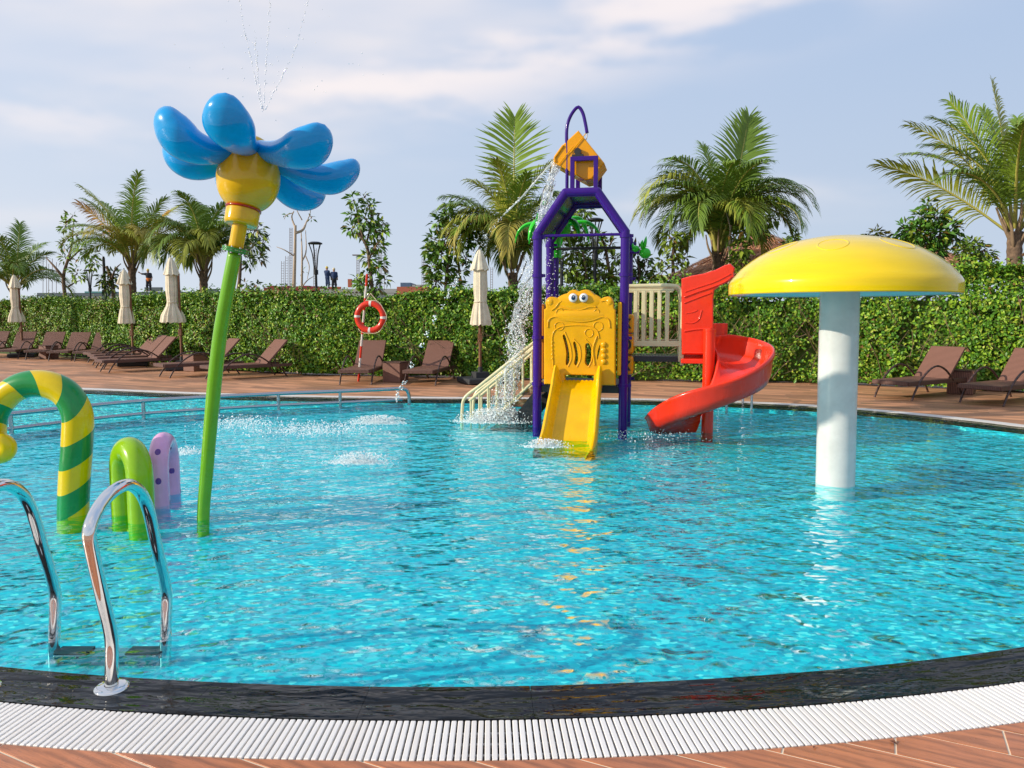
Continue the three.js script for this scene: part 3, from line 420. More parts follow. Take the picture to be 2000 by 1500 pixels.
tree('young_tree', 'narrow young tree with drooping leaves behind the lifebuoy pole', 'tree', 20.5, [[729, 590], [722, 520], [716, 480], [700, 455]], [{ p: [[720, 505], [735, 480], [745, 465]], r: 3.5 }, { p: [[716, 485], [702, 440], [695, 400]], r: 3 }, { p: [[716, 475], [725, 430], [720, 400]], r: 3 }], [[690, 392, 12, 34], [712, 385, 9, 20], [720, 402, 12, 40], [692, 420, 12, 40], [716, 428, 18, 70], [740, 440, 14, 40], [690, 445, 14, 45], [725, 455, 18, 70], [748, 452, 9, 24], [735, 480, 14, 45], [722, 505, 16, 55], [740, 520, 13, 40], [716, 540, 14, 40], [752, 545, 9, 22], [735, 560, 14, 45], [700, 548, 10, 26], [705, 555, 8, 24]], { seed: 75 });
tree('young_tree', 'two-stemmed young tree left of the tall folded parasol beside the tower', 'tree', 20, [[870, 590], [872, 540], [876, 510]], [{ p: [[902, 585], [896, 520], [888, 480], [870, 440]], r: 6 }, { p: [[876, 512], [870, 480], [860, 460]], r: 4 }, { p: [[893, 500], [910, 470], [925, 455]], r: 3 }], [[874, 402, 8, 22], [872, 422, 14, 50], [856, 432, 12, 40], [880, 440, 14, 50], [900, 440, 14, 60], [918, 448, 14, 60], [930, 470, 12, 44], [905, 470, 16, 70], [850, 468, 16, 80], [868, 470, 16, 80], [842, 490, 13, 60], [862, 500, 18, 90], [884, 500, 12, 40], [848, 525, 15, 80], [868, 530, 16, 80], [850, 550, 14, 70], [900, 530, 12, 40], [910, 505, 10, 30], [890, 555, 14, 60]], { seed: 76 });
tree('young_tree', 'leafy young tree seen through the frame of the purple tower', 'tree', 19.5, [[1196, 560], [1188, 520], [1182, 485], [1172, 460]], [{ p: [[1184, 495], [1196, 470], [1204, 465]], r: 3 }, { p: [[1150, 590], [1140, 500], [1125, 450]], r: 5 }], [[1120, 420, 16, 70], [1140, 412, 14, 60], [1112, 450, 16, 80], [1140, 450, 14, 60], [1160, 470, 14, 60], [1120, 490, 20, 120], [1150, 500, 18, 100], [1110, 525, 18, 110], [1135, 535, 20, 130], [1165, 530, 18, 100], [1190, 480, 12, 45], [1200, 505, 13, 50], [1180, 545, 18, 90], [1120, 560, 18, 110], [1200, 540, 12, 50]], { seed: 77, tint: [0.10, 0.16, 0.018] });
tree('young_tree', 'thin young tree right of the tower beside the green flower toy', 'tree', 20, [[1250, 575], [1248, 530], [1246, 500]], [{ p: [[1248, 530], [1262, 510], [1268, 500]], r: 2 }, { p: [[1247, 520], [1238, 500], [1236, 490]], r: 2 }], [[1244, 488, 10, 30], [1262, 505, 10, 34], [1240, 520, 13, 50], [1260, 530, 13, 50], [1246, 548, 14, 55], [1268, 545, 9, 26], [1232, 545, 9, 26]], { seed: 78, tint: [0.05, 0.10, 0.018] });
tree('young_tree', 'small tree with large loose leaves left of the thatched roof', 'tree', 18.5, [[1316, 580], [1315, 530], [1314, 500], [1318, 470]], [{ p: [[1315, 520], [1296, 530], [1290, 540]], r: 2 }, { p: [[1315, 505], [1330, 500], [1340, 495]], r: 2 }], [[1312, 466, 13, 40], [1330, 472, 12, 38], [1318, 490, 13, 42], [1292, 508, 9, 22], [1286, 535, 12, 34], [1322, 515, 12, 34], [1338, 505, 9, 20], [1290, 556, 10, 30], [1310, 545, 9, 20]], { seed: 79, tint: [0.10, 0.15, 0.02] });
tree('young_tree', 'tree with a pale straight trunk in front of the thatched roof', 'tree', 18.2, [[1424, 570], [1425, 480], [1427, 440]], [{ p: [[1426, 480], [1445, 450], [1460, 430]], r: 3 }, { p: [[1427, 445], [1420, 420], [1416, 405]], r: 2.5 }], [[1452, 455, 18, 80], [1470, 440, 16, 70], [1485, 452, 13, 50], [1446, 485, 18, 80], [1440, 510, 14, 60], [1432, 460, 12, 40], [1495, 432, 12, 36], [1510, 425, 9, 24], [1455, 530, 14, 50]], { seed: 80, bark: paleBark, r: 7, tint: [0.09, 0.15, 0.018] });
tree('young_tree', 'small treetop showing just above the left slope of the yellow mushroom cap', 'tree', 21, [[1545, 570], [1545, 500], [1544, 475]], [], [[1546, 464, 10, 34], [1552, 474, 8, 24], [1535, 478, 8, 20]], { seed: 81, tint: [0.06, 0.11, 0.018] });
tree('young_tree', 'reddish-topped bush showing above the middle of the mushroom cap', 'tree', 19, [[1712, 570], [1712, 500], [1712, 475]], [], [[1712, 456, 10, 55], [1698, 466, 10, 50], [1724, 464, 10, 50], [1735, 470, 9, 40]], { seed: 82, tint: [0.14, 0.13, 0.02], size: 0.75 });
tree('young_tree', 'dense bright green tree above the right side of the mushroom cap', 'tree', 18, [[1838, 560], [1836, 500], [1832, 460]], [{ p: [[1835, 490], [1815, 460], [1805, 440]], r: 4 }, { p: [[1834, 470], [1840, 440], [1850, 420]], r: 4 }], [[1812, 400, 10, 30], [1800, 425, 16, 90], [1830, 425, 18, 110], [1770, 450, 18, 110], [1795, 455, 22, 150], [1825, 460, 22, 140], [1855, 450, 18, 110], [1870, 470, 13, 60], [1765, 475, 14, 80], [1800, 485, 20, 120], [1830, 490, 16, 80], [1810, 510, 14, 60]], { seed: 83, tint: [0.06, 0.15, 0.02], size: 0.95 });
tree('young_tree', 'airy lower tree between the mushroom cap and the right-hand palm', 'tree', 17.2, [[1905, 560], [1904, 520], [1903, 490]], [{ p: [[1904, 515], [1890, 490], [1884, 480]], r: 2 }, { p: [[1904, 510], [1920, 490], [1928, 485]], r: 2 }], [[1900, 478, 12, 80], [1882, 490, 14, 90], [1912, 490, 16, 110], [1930, 498, 10, 55], [1890, 510, 15, 90], [1918, 515, 14, 80], [1905, 530, 16, 90], [1935, 515, 9, 40], [1870, 520, 12, 60]], { seed: 84, tint: [0.09, 0.16, 0.02], size: 0.7 });

// ------------------------------------------------------------------ thatched shelters
{
  const f = pfbm(12, 501, 4), straw = [C(0.54, 0.24, 0.12), C(0.44, 0.18, 0.09), C(0.62, 0.34, 0.18)].map((c) => new THREE.MeshStandardMaterial({ color: c, roughness: 0.95, side: THREE.DoubleSide }));
  function hut(label, d, apex, eaveX, eaveY, postX, seed, turn) {
    const top = D(apex[0], apex[1], d), ev = D(eaveX, eaveY, d), half = Math.abs(ev.x - top.x), t = thing('thatched_hut', label, 'hut', V(top.x, 0, top.z), 0), R = mulberry(seed), H = top.y, E = ev.y;
    const cone = new THREE.ConeGeometry(half * 0.98, H - E - 0.02, 48, 4, false); cone.translate(0, (H + E) / 2 - 0.05, 0); part('roof', cone, straw[1], t);
    const lists = [[], [], []], n = 7200;
    for (let i = 0; i < n; i++) { const q = Math.pow(R(), 0.55), a = R() * 6.283, rr = half * q, y = lerp(H, E, q) + 0.03 + 0.05 * R(), len = 0.22 + 0.2 * R(), w = 0.016 + 0.02 * R(), sl = Math.atan2(H - E, half) + 0.18 * (R() - 0.5) - 0.08, dir = V(Math.cos(a) * Math.cos(sl), -Math.sin(sl), Math.sin(a) * Math.cos(sl)), side = V(-Math.sin(a + (R() - 0.5) * 0.8), 0, Math.cos(a + (R() - 0.5) * 0.8)).multiplyScalar(w), p = V(Math.cos(a) * rr, y, Math.sin(a) * rr), e = p.clone().addScaledVector(dir, len); lists[Math.floor(R() * 3)].push(p.x - side.x, p.y, p.z - side.z, p.x + side.x, p.y, p.z + side.z, e.x, e.y, e.z); }
    lists.forEach((l, i) => { const g = new THREE.BufferGeometry(); g.setAttribute('position', new THREE.Float32BufferAttribute(l, 3)); g.computeVertexNormals(); part('thatch', g, straw[i], t, 'stuff'); });
    for (const [x, z] of [[-0.6, 0.5], [0.6, 0.5], [-0.6, -0.5], [0.6, -0.5]]) part('post', cyl(0.08, 0.08, E + 0.3, x * half, (E + 0.3) / 2, z * half), M.wood, t);
  }
  hut('large brown thatched roof behind the red slide and the round palm', 22, [1488, 455], 1304, 546, 0, 601);
  hut('second thatched roof peeking out right of the yellow mushroom cap', 24, [1778, 470], 1900, 528, 0, 602);
}

// ------------------------------------------------------------------ building site far behind the hedge
{
  const concrete = new THREE.MeshStandardMaterial({ color: C(0.42, 0.42, 0.41), map: blotch, roughness: 0.9 }), slabDark = new THREE.MeshStandardMaterial({ color: C(0.10, 0.13, 0.15), roughness: 0.8 }), tealNet = new THREE.MeshStandardMaterial({ color: C(0.10, 0.26, 0.27), roughness: 0.9 }), roofRed = new THREE.MeshStandardMaterial({ color: C(0.28, 0.04, 0.035), map: blotch, roughness: 0.8 }), roofBlue = new THREE.MeshStandardMaterial({ color: C(0.08, 0.13, 0.22), roughness: 0.7 }), rust = new THREE.MeshStandardMaterial({ color: C(0.16, 0.12, 0.11), roughness: 0.9 }), redBrick = new THREE.MeshStandardMaterial({ color: C(0.42, 0.12, 0.07), roughness: 0.9 });
  const d = 60, k = d / FOCAL;
  const slab = (x0, x1, y0, y1, dep, m) => { const a = D(x0, y0, d), b = D(x1, y1, d); return box(b.x - a.x, a.y - b.y, dep, (a.x + b.x) / 2, (a.y + b.y) / 2, -d - dep / 2); };
  const cage = (px, y0, y1, parent, n = 2, w = 4) => { const L = []; for (let i = 0; i < n; i++) for (const z of [0, 1]) { const x = px + (n > 1 ? (i / (n - 1) - 0.5) * w : 0); L.push(bar(D(x, y1, d + z * 0.3), D(x + 0.3, y0, d + z * 0.3), 0.02, 5)); } for (let y = y0 + 4; y < y1; y += 5) if (n > 1) L.push(bar(D(px - w / 2, y, d), D(px + w / 2, y, d), 0.012, 4)); part('rebar_column', merge(L), rust, parent); };
  const A = thing('unfinished_building', 'low unfinished building with dark flat slab behind the left hedge', 'building');
  part('wall', slab(95, 262, 578, 625, 6, 0), concrete, A); part('slab', slab(72, 262, 572, 579, 7, 0), slabDark, A); part('netting', slab(165, 215, 569, 573, 4, 0), tealNet, A);
  for (const x of [115, 152, 205, 240]) part('pillar', slab(x, x + 5, 579, 620, 0.4, 0).translate(0, 0, 0.4), slabDark, A);
  for (const [x, y] of [[84, 500], [91, 492], [95, 515], [102, 505], [110, 512]]) cage(x, y, 573, A, 1);
  const B = thing('unfinished_building', 'unfinished floor slab with a worker on it between the second and third parasols', 'building');
  part('wall', slab(266, 425, 578, 625, 6, 0), concrete, B); part('slab', slab(262, 430, 570, 577, 7, 0), slabDark, B); part('parapet', slab(282, 315, 561, 569, 0.3, 0), slabDark, B); part('parapet', slab(395, 425, 565, 570, 0.3, 0), slabDark, B);
  const E = thing('unfinished_building', 'unfinished building with a dark red roof edge and rebar columns in the middle', 'building');
  part('wall', slab(528, 770, 572, 625, 6, 0), concrete, E); part('roof', slab(515, 625, 562, 568, 8, 0), roofRed, E); part('slab', slab(625, 775, 564, 573, 7, 0), concrete, E);
  for (let i = 0; i < 6; i++) part('roof_tile', slab(522 + i * 17, 536 + i * 17, 558 + (i % 2), 562, 3, 0), roofRed, E);
  for (const [x, y, n] of [[560, 500, 2], [568, 445, 3], [552, 510, 2], [615, 485, 2], [699, 500, 3], [741, 450, 3], [748, 480, 2]]) cage(x, y, 566, E, n, 5);
  part('beam', slab(688, 704, 497, 499, 0.3, 0), rust, E); part('parapet', slab(640, 665, 560, 565, 0.3, 0), redBrick, E); part('formwork', place(slab(679, 687, 545, 561, 0.3, 0)), redBrick, E);
  const F = thing('site_shed', 'small shed with a dark blue roof beside the red-tiled site wall', 'shed');
  part('wall', slab(775, 835, 560, 620, 3, 0), redBrick, F); part('roof', slab(782, 802, 552, 560, 3.4, 0), roofBlue, F); part('parapet', slab(805, 835, 556, 561, 0.4, 0), concrete, F);
  for (const [x, y, n] of [[827, 503, 3], [835, 520, 2]]) cage(x, y, 558, F, n, 6);
  const Gp = thing('rebar_column', 'bare rebar column standing right of the tall folded parasol', 'rebar'); cage(960, 522, 575, Gp, 2, 4); Gp.children[0].name = 'rod';

  // workers, one continuous body each
  const navy = new THREE.MeshStandardMaterial({ color: C(0.015, 0.035, 0.10), roughness: 0.9 }), dark = new THREE.MeshStandardMaterial({ color: C(0.02, 0.022, 0.03), roughness: 0.9 }), skin = new THREE.MeshStandardMaterial({ color: C(0.32, 0.17, 0.11), roughness: 0.7 }), vest = new THREE.MeshStandardMaterial({ color: C(0.7, 0.18, 0.03), roughness: 0.8 }), hatY = new THREE.MeshStandardMaterial({ color: C(0.6, 0.45, 0.05), roughness: 0.5 }), hatW = new THREE.MeshStandardMaterial({ color: C(0.6, 0.5, 0.3), roughness: 0.5 });
  function field(bones, size, res, m) {
    const mc = new MarchingCubes(res, m, false, false, 60000); mc.isolation = 0; const k = 0.03, h = size / 2;
    for (let z = 0; z < res; z++) for (let y = 0; y < res; y++) for (let x = 0; x < res; x++) {
      const p = V((x / res * 2 - 1) * h, (y / res * 2 - 1) * h, (z / res * 2 - 1) * h); let s = 0;
      for (const [a, b, r0, r1] of bones) { const ab = b.clone().sub(a), t = clamp(p.clone().sub(a).dot(ab) / Math.max(1e-6, ab.lengthSq()), 0, 1), dd = p.distanceTo(a.clone().addScaledVector(ab, t)) - lerp(r0, r1, t); s += Math.exp(-dd / k); }
      mc.field[x + y * res + z * res * res] = k * Math.log(Math.max(s, 1e-30));
    }
    mc.update(); const n = mc.count, g = new THREE.BufferGeometry(), p = new Float32Array(mc.positionArray.subarray(0, n * 3)); for (let i = 0; i < p.length; i++) p[i] *= h;
    g.setAttribute('position', new THREE.BufferAttribute(p, 3)); g.setAttribute('normal', new THREE.BufferAttribute(new Float32Array(mc.normalArray.subarray(0, n * 3)), 3)); return g;
  }
  function worker(label, pos, turn, armL, armR, lean, shirt, trousers, hat, over) {
    const t = thing('person', label, 'person', pos, turn), c = (y) => y - 0.9, hip = V(0, c(0.92), 0), neck = V(lean, c(1.45), 0.02), sh = (s) => neck.clone().add(V(0.18 * s, -0.06, 0)), head = neck.clone().add(V(lean * 0.4, 0.17, 0.02));
    const legs = [], arms = [], fore = []; for (const s of [-1, 1]) { legs.push([hip.clone().add(V(0.09 * s, 0, 0)), V(0.12 * s, c(0.48), 0.03), 0.085, 0.06], [V(0.12 * s, c(0.48), 0.03), V(0.13 * s, c(0.07), 0), 0.058, 0.04], [V(0.13 * s, c(0.05), 0), V(0.14 * s, c(0.04), 0.15), 0.045, 0.035]); const [e, w] = s < 0 ? armL : armR; arms.push([sh(s), sh(s).add(e), 0.055, 0.045]); fore.push([sh(s).add(e), sh(s).add(e).add(w), 0.042, 0.03], [sh(s).add(e).add(w), sh(s).add(e).add(w.clone().multiplyScalar(1.3)), 0.035, 0.025]); }
    const torso = [[hip, V(lean * 0.5, c(1.2), 0), 0.14, 0.145], [V(lean * 0.5, c(1.2), 0), neck.clone().add(V(0, -0.1, 0)), 0.145, 0.13], [sh(-1), sh(1), 0.06, 0.06]];
    const hd = [[neck, head, 0.05, 0.05], [head, head.clone().add(V(0, 0.05, 0.01)), 0.085, 0.095], [head.clone().add(V(0, 0, 0.09)), head.clone().add(V(0, -0.01, 0.115)), 0.015, 0.012]];
    const up = (g) => g.translate(0, 0.9, 0);
    part('body', up(field([...torso, ...legs, ...arms, ...fore, ...hd], 2.2, 56, skin)), skin, t);
    const grow = (b, q) => b.map(([a, e, r0, r1]) => [a, e, r0 + q, r1 + q]);
    part('shirt', up(field(grow([...torso, ...arms], 0.022), 2.2, 56, shirt)), shirt, t); part('trousers', up(field(grow([...legs.filter((_, i) => i % 3 < 2), torso[0]], 0.018), 2.2, 56, trousers)), trousers, t);
    part('helmet', up(field([[head.clone().add(V(0, 0.09, 0)), head.clone().add(V(0, 0.1, 0)), 0.10, 0.09], [head.clone().add(V(0, 0.075, 0)), head.clone().add(V(0, 0.072, 0.1)), 0.07, 0.05]], 2.2, 56, hat)), hat, t);
    if (over) part('safety_vest', up(field(grow(torso, 0.03).slice(0, 1), 2.2, 56, over)), over, t);
  }
  worker('worker in dark navy clothes and yellow helmet bending beside the lamp post', D(640, 566, 59).setY(D(640, 565, 59).y), 2.6, [V(-0.05, -0.28, 0.1), V(0.05, -0.1, 0.22)], [V(0.08, -0.27, 0.1), V(-0.1, -0.05, 0.22)], 0.06, navy, navy, hatY);
  worker('worker in blue shirt and pale helmet, right of the other worker by the lamp post', D(653, 566, 59).setY(D(653, 568, 59).y), 3.3, [V(-0.06, -0.28, 0.02), V(0, -0.2, 0.12)], [V(0.06, -0.28, 0.02), V(0, -0.2, 0.12)], 0, navy, dark, hatW);
  worker('worker in orange safety vest reaching out one arm above the second parasol', D(291, 570, 59).setY(D(291, 570, 59).y), 0.2, [V(-0.26, 0.0, 0.05), V(-0.2, 0.12, 0.05)], [V(0.08, -0.27, 0.02), V(0, -0.2, 0.1)], 0, dark, dark, hatY, vest);
}

// ------------------------------------------------------------------ lamp posts
function lampPost(label, px, top, d, w) {
  const base = D(px, 700, d).setY(0), t = thing('lamp_post', label, 'lamp', base, 0, 'black lamp posts behind the hedge'), H = D(px, top, d).y, r = w / 2 * d / FOCAL;
  part('pole', merge([cyl(0.06, 0.04, H - 0.9, 0, (H - 0.9) / 2, 0), cyl(0.075, 0.075, 0.15, 0, H - 0.95, 0)]), M.darkMetal, t);
  part('arm', merge([0, 1, 2, 3, 4].map((i) => { const a = i * 1.2566 + 0.4, c = Math.cos(a), s = Math.sin(a); return sweep([V(0.03 * c, H - 1.0, 0.03 * s), V(0.06 * c, H - 0.7, 0.06 * s), V(0.45 * r * c, H - 0.35, 0.45 * r * s), V(0.85 * r * c, H - 0.06, 0.85 * r * s)], 0.018, 0.018, { n: 12, m: 6 }); })), M.darkMetal, t);
  part('lamp_head', new THREE.LatheGeometry([[0, 0], [r, 0.0], [r, 0.035], [r * 0.6, 0.07], [0, 0.08]].map(([x, y]) => new THREE.Vector2(x, H - 0.06 + y)), 28), M.darkMetal, t);
}
lampPost('black street lamp between the bare tree and the two workers', 621, 473, 24, 27);
lampPost('black street lamp seen through the arch of the purple tower', 1160, 427, 19, 32);
lampPost('small black street lamp between the first and second parasols', 183, 527, 36, 19);
{
  const t = thing('utility_pole', 'thin dark pole just left of the second folded parasol', 'pole', D(212, 700, 28).setY(0)); part('shaft', cyl(0.06, 0.05, D(212, 505, 28).y, 0, D(212, 505, 28).y / 2, 0), M.darkMetal, t); part('cap', cyl(0.055, 0.03, 0.08, 0, D(212, 505, 28).y + 0.04, 0), M.darkMetal, t);
  const t2 = thing('utility_pole', 'thin dark forked pole behind the green palm top of the tower', 'pole', D(1096, 700, 18.5).setY(0)), h = D(1096, 512, 18.5).y; part('shaft', cyl(0.045, 0.04, h, 0, h / 2, 0), M.darkMetal, t2); part('arm', merge([bar(V(0, h - 0.02, 0), V(-0.1, h + 0.25, 0), 0.02), bar(V(0, h - 0.02, 0), V(0.12, h + 0.25, 0), 0.02)]), M.darkMetal, t2);
}

// ------------------------------------------------------------------ loungers, tables, parasols
const weave = (() => tex(64, 64, (x, y) => { const a = (x >> 3) & 1, b = (y >> 2) & 1; return a ? 0.35 + 0.65 * Math.sin(((y % 8) / 8) * Math.PI) : 0.2 + 0.5 * b; }, false, 9, 9))();
const wickerC = tex(64, 64, (x, y) => { const k = ((x >> 3) & 1) ? 0.72 : 1.04; return [0.52 * k, 0.37 * k, 0.315 * k]; }, true, 9, 9);
const wicker = new THREE.MeshPhysicalMaterial({ map: wickerC, bumpMap: weave, bumpScale: 0.004, roughness: 0.55, specularIntensity: 0.6 }), wickerDark = new THREE.MeshPhysicalMaterial({ map: wickerC, color: C(0.5, 0.45, 0.45), bumpMap: weave, bumpScale: 0.004, roughness: 0.5 });
const armWeave = (() => { const t = tex(32, 8, (x) => (x % 32 < 16 ? [0.30, 0.21, 0.19] : [0.20, 0.135, 0.12]), true, 10, 1); return new THREE.MeshPhysicalMaterial({ map: t, roughness: 0.5 }); })();
const uvBox = (w, h, d, ...a) => { const g = box(w, h, d, 0, 0, 0, 0, 0, 0, 0.012), p = g.attributes.position, n = g.attributes.normal, uv = g.attributes.uv; for (let i = 0; i < uv.count; i++) { const x = p.getX(i), y = p.getY(i), z = p.getZ(i); Math.abs(n.getY(i)) > 0.6 ? uv.setXY(i, z, x) : Math.abs(n.getX(i)) > 0.6 ? uv.setXY(i, z, y) : uv.setXY(i, x, y); } return place(g, ...a); };
function makeLounger(angle = 46) {   // foot end at the origin, head towards -z
  const t = thing('sun_lounger', '', 'sun lounger'), a = rad(angle);
  part('seat', uvBox(0.62, 0.05, 1.28, 0, 0.305, -0.64), wicker, t);
  part('backrest', uvBox(0.62, 0.045, 0.78, 0, 0.305 + 0.39 * Math.sin(a), -1.28 - 0.39 * Math.cos(a), a, 0, 0), wicker, t);
  part('frame', merge([uvBox(0.64, 0.075, 0.03, 0, 0.29, 0.012), uvBox(0.03, 0.075, 1.9, -0.325, 0.285, -0.95), uvBox(0.03, 0.075, 1.9, 0.325, 0.285, -0.95)]), wickerDark, t);
  for (const s of [-1, 1]) part('armrest', sweep([V(s * 0.335, 0, -0.10), V(s * 0.335, 0.16, -0.20), V(s * 0.335, 0.36, -0.38), V(s * 0.335, 0.53, -0.66), V(s * 0.335, 0.565, -0.86), V(s * 0.335, 0.51, -1.08), V(s * 0.335, 0.39, -1.28), V(s * 0.335, 0.29, -1.40)], 0.018, 0.018, { n: 40, m: 8 }), armWeave, t);
  for (const s of [-1, 1]) part('leg', sweep([V(s * 0.31, 0.28, -1.55), V(s * 0.31, 0.14, -1.68), V(s * 0.31, 0, -1.78)], 0.018, 0.018, { n: 8, m: 8 }), armWeave, t);
  part('prop', bar(V(-0.2, 0.27, -1.75), V(-0.2, 0.3 + 0.6 * Math.sin(a), -1.28 - 0.6 * Math.cos(a)), 0.012), M.darkMetal, t);
  return t;
}
const GL = 'wicker sun loungers along the hedge', protoL = makeLounger();
let firstL = true;
function lounger(label, px, py, turn) { const o = firstL ? protoL : copy(protoL, label, GL); firstL = false; o.userData.label = label; o.userData.group = GL; o.position.copy(G(px, py)).setY(-0.008); o.rotation.y = -rad(turn); return o; }
// turn: 0 = head straight away from the lens, 90 = head to the right
lounger('brown wicker lounger right of the mushroom stem, facing the pool', 1737, 779, 58);
lounger('brown wicker lounger cut by the right edge of the photo', 1910, 790, 58);
lounger('brown wicker lounger directly below the lifebuoy', 692, 752, 2);
lounger('brown wicker lounger between the square table and the tall parasol', 817, 753, 10);
lounger('brown wicker lounger just right of the green flower stem', 404, 742, 46);
lounger('brown wicker lounger hidden behind the green flower stem, under the third parasol', 312, 737, 46);
lounger('frontmost brown lounger of the tight cluster by the second parasol', 195, 727, 45);
lounger('second brown lounger from the front in the tight cluster', 186, 720, 45);
lounger('third brown lounger from the front in the tight cluster', 180, 714, 45);
lounger('rearmost brown lounger of the tight cluster, behind the second parasol pole', 172, 709, 42);
lounger('brown wicker lounger just left of the tight cluster', 165, 706, -8);
lounger('brown wicker lounger between the leftmost parasol and the one beside the cluster', 114, 705, -8);
lounger('brown wicker lounger right beside the leftmost parasol', 70, 703, -12);
lounger('brown wicker lounger left of the leftmost parasol, cut by the photo edge', 10, 702, -12);
lounger('brown wicker lounger of which only the back shows at the left edge', -45, 700, -12);
function sideTable(label, px, py, w, turn, src) {
  const o = src ? copy(src, label, 'wicker side tables between loungers') : thing('side_table', label, 'table', V(0, 0, 0), 0, 'wicker side tables between loungers');
  if (!src) { part('body', uvBox(w, 0.42, w, 0, 0.215, 0), wicker, o); part('table_top', box(w + 0.03, 0.02, w + 0.03, 0, 0.437, 0), wickerDark, o); part('foot', merge([[-1, -1], [1, -1], [-1, 1], [1, 1]].map(([x, z]) => cyl(0.02, 0.02, 0.02, x * w * 0.42, 0.01, z * w * 0.42))), M.black, o); }
  o.position.copy(G(px, py)).setY(-0.008); o.rotation.y = rad(turn); return o;
}
const tb = sideTable('square brown wicker table between the two loungers in the middle', 773, 745, 0.42, -18);
sideTable('square brown wicker table between the two loungers at the right edge', 1877, 768, 0, -38, tb);
sideTable('square brown wicker table between the loungers by the third parasol', 382, 724, 0, -30, tb);
sideTable('small brown wicker table between the loungers right of the leftmost parasol', 96, 700, 0, -30, tb);
sideTable('small brown wicker table at the back of the tight lounger cluster', 216, 700, 0, -30, tb);

function parasol(label, px, baseY, cx, topY, botY, flare, seed, side, postTop) {
  const base = G(px, baseY), d = -base.z, t = thing('folded_parasol', label, 'parasol', base, 0, 'folded cream parasols by the hedge'), k = d / FOCAL, R = mulberry(seed);
  const H = D(cx, topY, d).y, B = D(cx, botY, d).y, off = (cx - px) * k * (side ? 1 : 0), loc = V(off, 0, 0.0);
  part('pole', cyl(0.034, 0.032, side ? D(px, postTop, d).y : B + 0.5, 0, (side ? D(px, postTop, d).y : B + 0.5) / 2, 0), M.wood, t);
  if (side) part('arm', bar(V(0, D(px, postTop, d).y - 0.06, 0), V(off, H - 0.15, 0), 0.025), M.wood, t);
  part('crank', merge([box(0.09, 0.16, 0.09, 0, B - 0.26, 0.02), bar(V(0.03, B - 0.26, 0.05), V(-0.08, B - 0.42, 0.07), 0.012)]), M.wood, t);
  part('base_weight', merge([box(0.8, 0.12, 0.8, 0, 0.062, 0, 0, 0.4, 0, 0.03), box(0.3, 0.12, 0.3, 0, 0.18, 0, 0, 0.4, 0), cyl(0.05, 0.05, 0.3, 0, 0.2, 0)]), M.rubber, t);
  // folded cloth: a hood over a bundle of pleats tied above a flared hem
  const cloth = (prof, n, amp) => { const pos = [], idx = [], m = 96, ph = R() * 6; prof.forEach(([y, r], i) => { for (let j = 0; j <= m; j++) { const a = (j % m) / m * 6.2832, f = i / (prof.length - 1), w = Math.cos(a * n + ph + 0.4 * Math.sin(a * 2 + 3 * f)) * 0.6 + Math.cos(a * (n + 5) + 2 * ph) * 0.4, rr = r * (1 + amp * w * (0.35 + 0.65 * f)) * (1 + 0.08 * Math.cos(a - ph)); pos.push(Math.cos(a) * rr + off, y + 0.02 * w * f, Math.sin(a) * rr); } }); for (let i = 0; i < prof.length - 1; i++) for (let j = 0; j < m; j++) { const a = i * (m + 1) + j, b = a + m + 1; idx.push(a, a + 1, b, b, a + 1, b + 1); } const g = new THREE.BufferGeometry(); g.setAttribute('position', new THREE.Float32BufferAttribute(pos, 3)); g.setAttribute('uv', new THREE.Float32BufferAttribute(pos.filter((_, i) => i % 3 < 2), 2)); g.setIndex(idx); g.computeVertexNormals(); return g; };
  const at2 = (f) => lerp(H, B, f);
  part('canopy', cloth([[at2(0.03), 0.05], [at2(0.15), 0.10], [at2(0.3), 0.135], [at2(0.5), 0.145], [at2(0.64), 0.125], [at2(0.70), 0.118], [at2(0.76), 0.145], [at2(0.9), 0.19 * flare], [at2(1.0), 0.21 * flare]], 9, 0.17), M.canvasCloth, t);
  part('hood', cloth([[H, 0.012], [at2(0.025), 0.05], [at2(0.1), 0.105], [at2(0.2), 0.155], [at2(0.275), 0.195]], 8, 0.10), M.canvasCloth, t);
  part('tie', new THREE.TorusGeometry(0.123, 0.012, 8, 40).rotateX(Math.PI / 2).translate(off, at2(0.69), 0), M.canvasCloth, t);
  part('finial', cyl(0.02, 0.012, 0.05, off, H + 0.01, 0), M.black, t);
}
parasol('folded cream parasol at the far left', 45, 697, 37, 537, 629, 1.15, 1, true, 556);
parasol('folded cream parasol behind the tight lounger cluster, second from left', 261, 714, 251, 526, 632, 0.95, 2, true, 545);
parasol('folded cream parasol with a widely flared hem just left of the flower stem', 356, 722, 342, 502, 630, 1.35, 3, true, 535);
parasol('tall folded cream parasol just left of the play tower', 938, 748, 936, 487, 635, 0.98, 4, false);

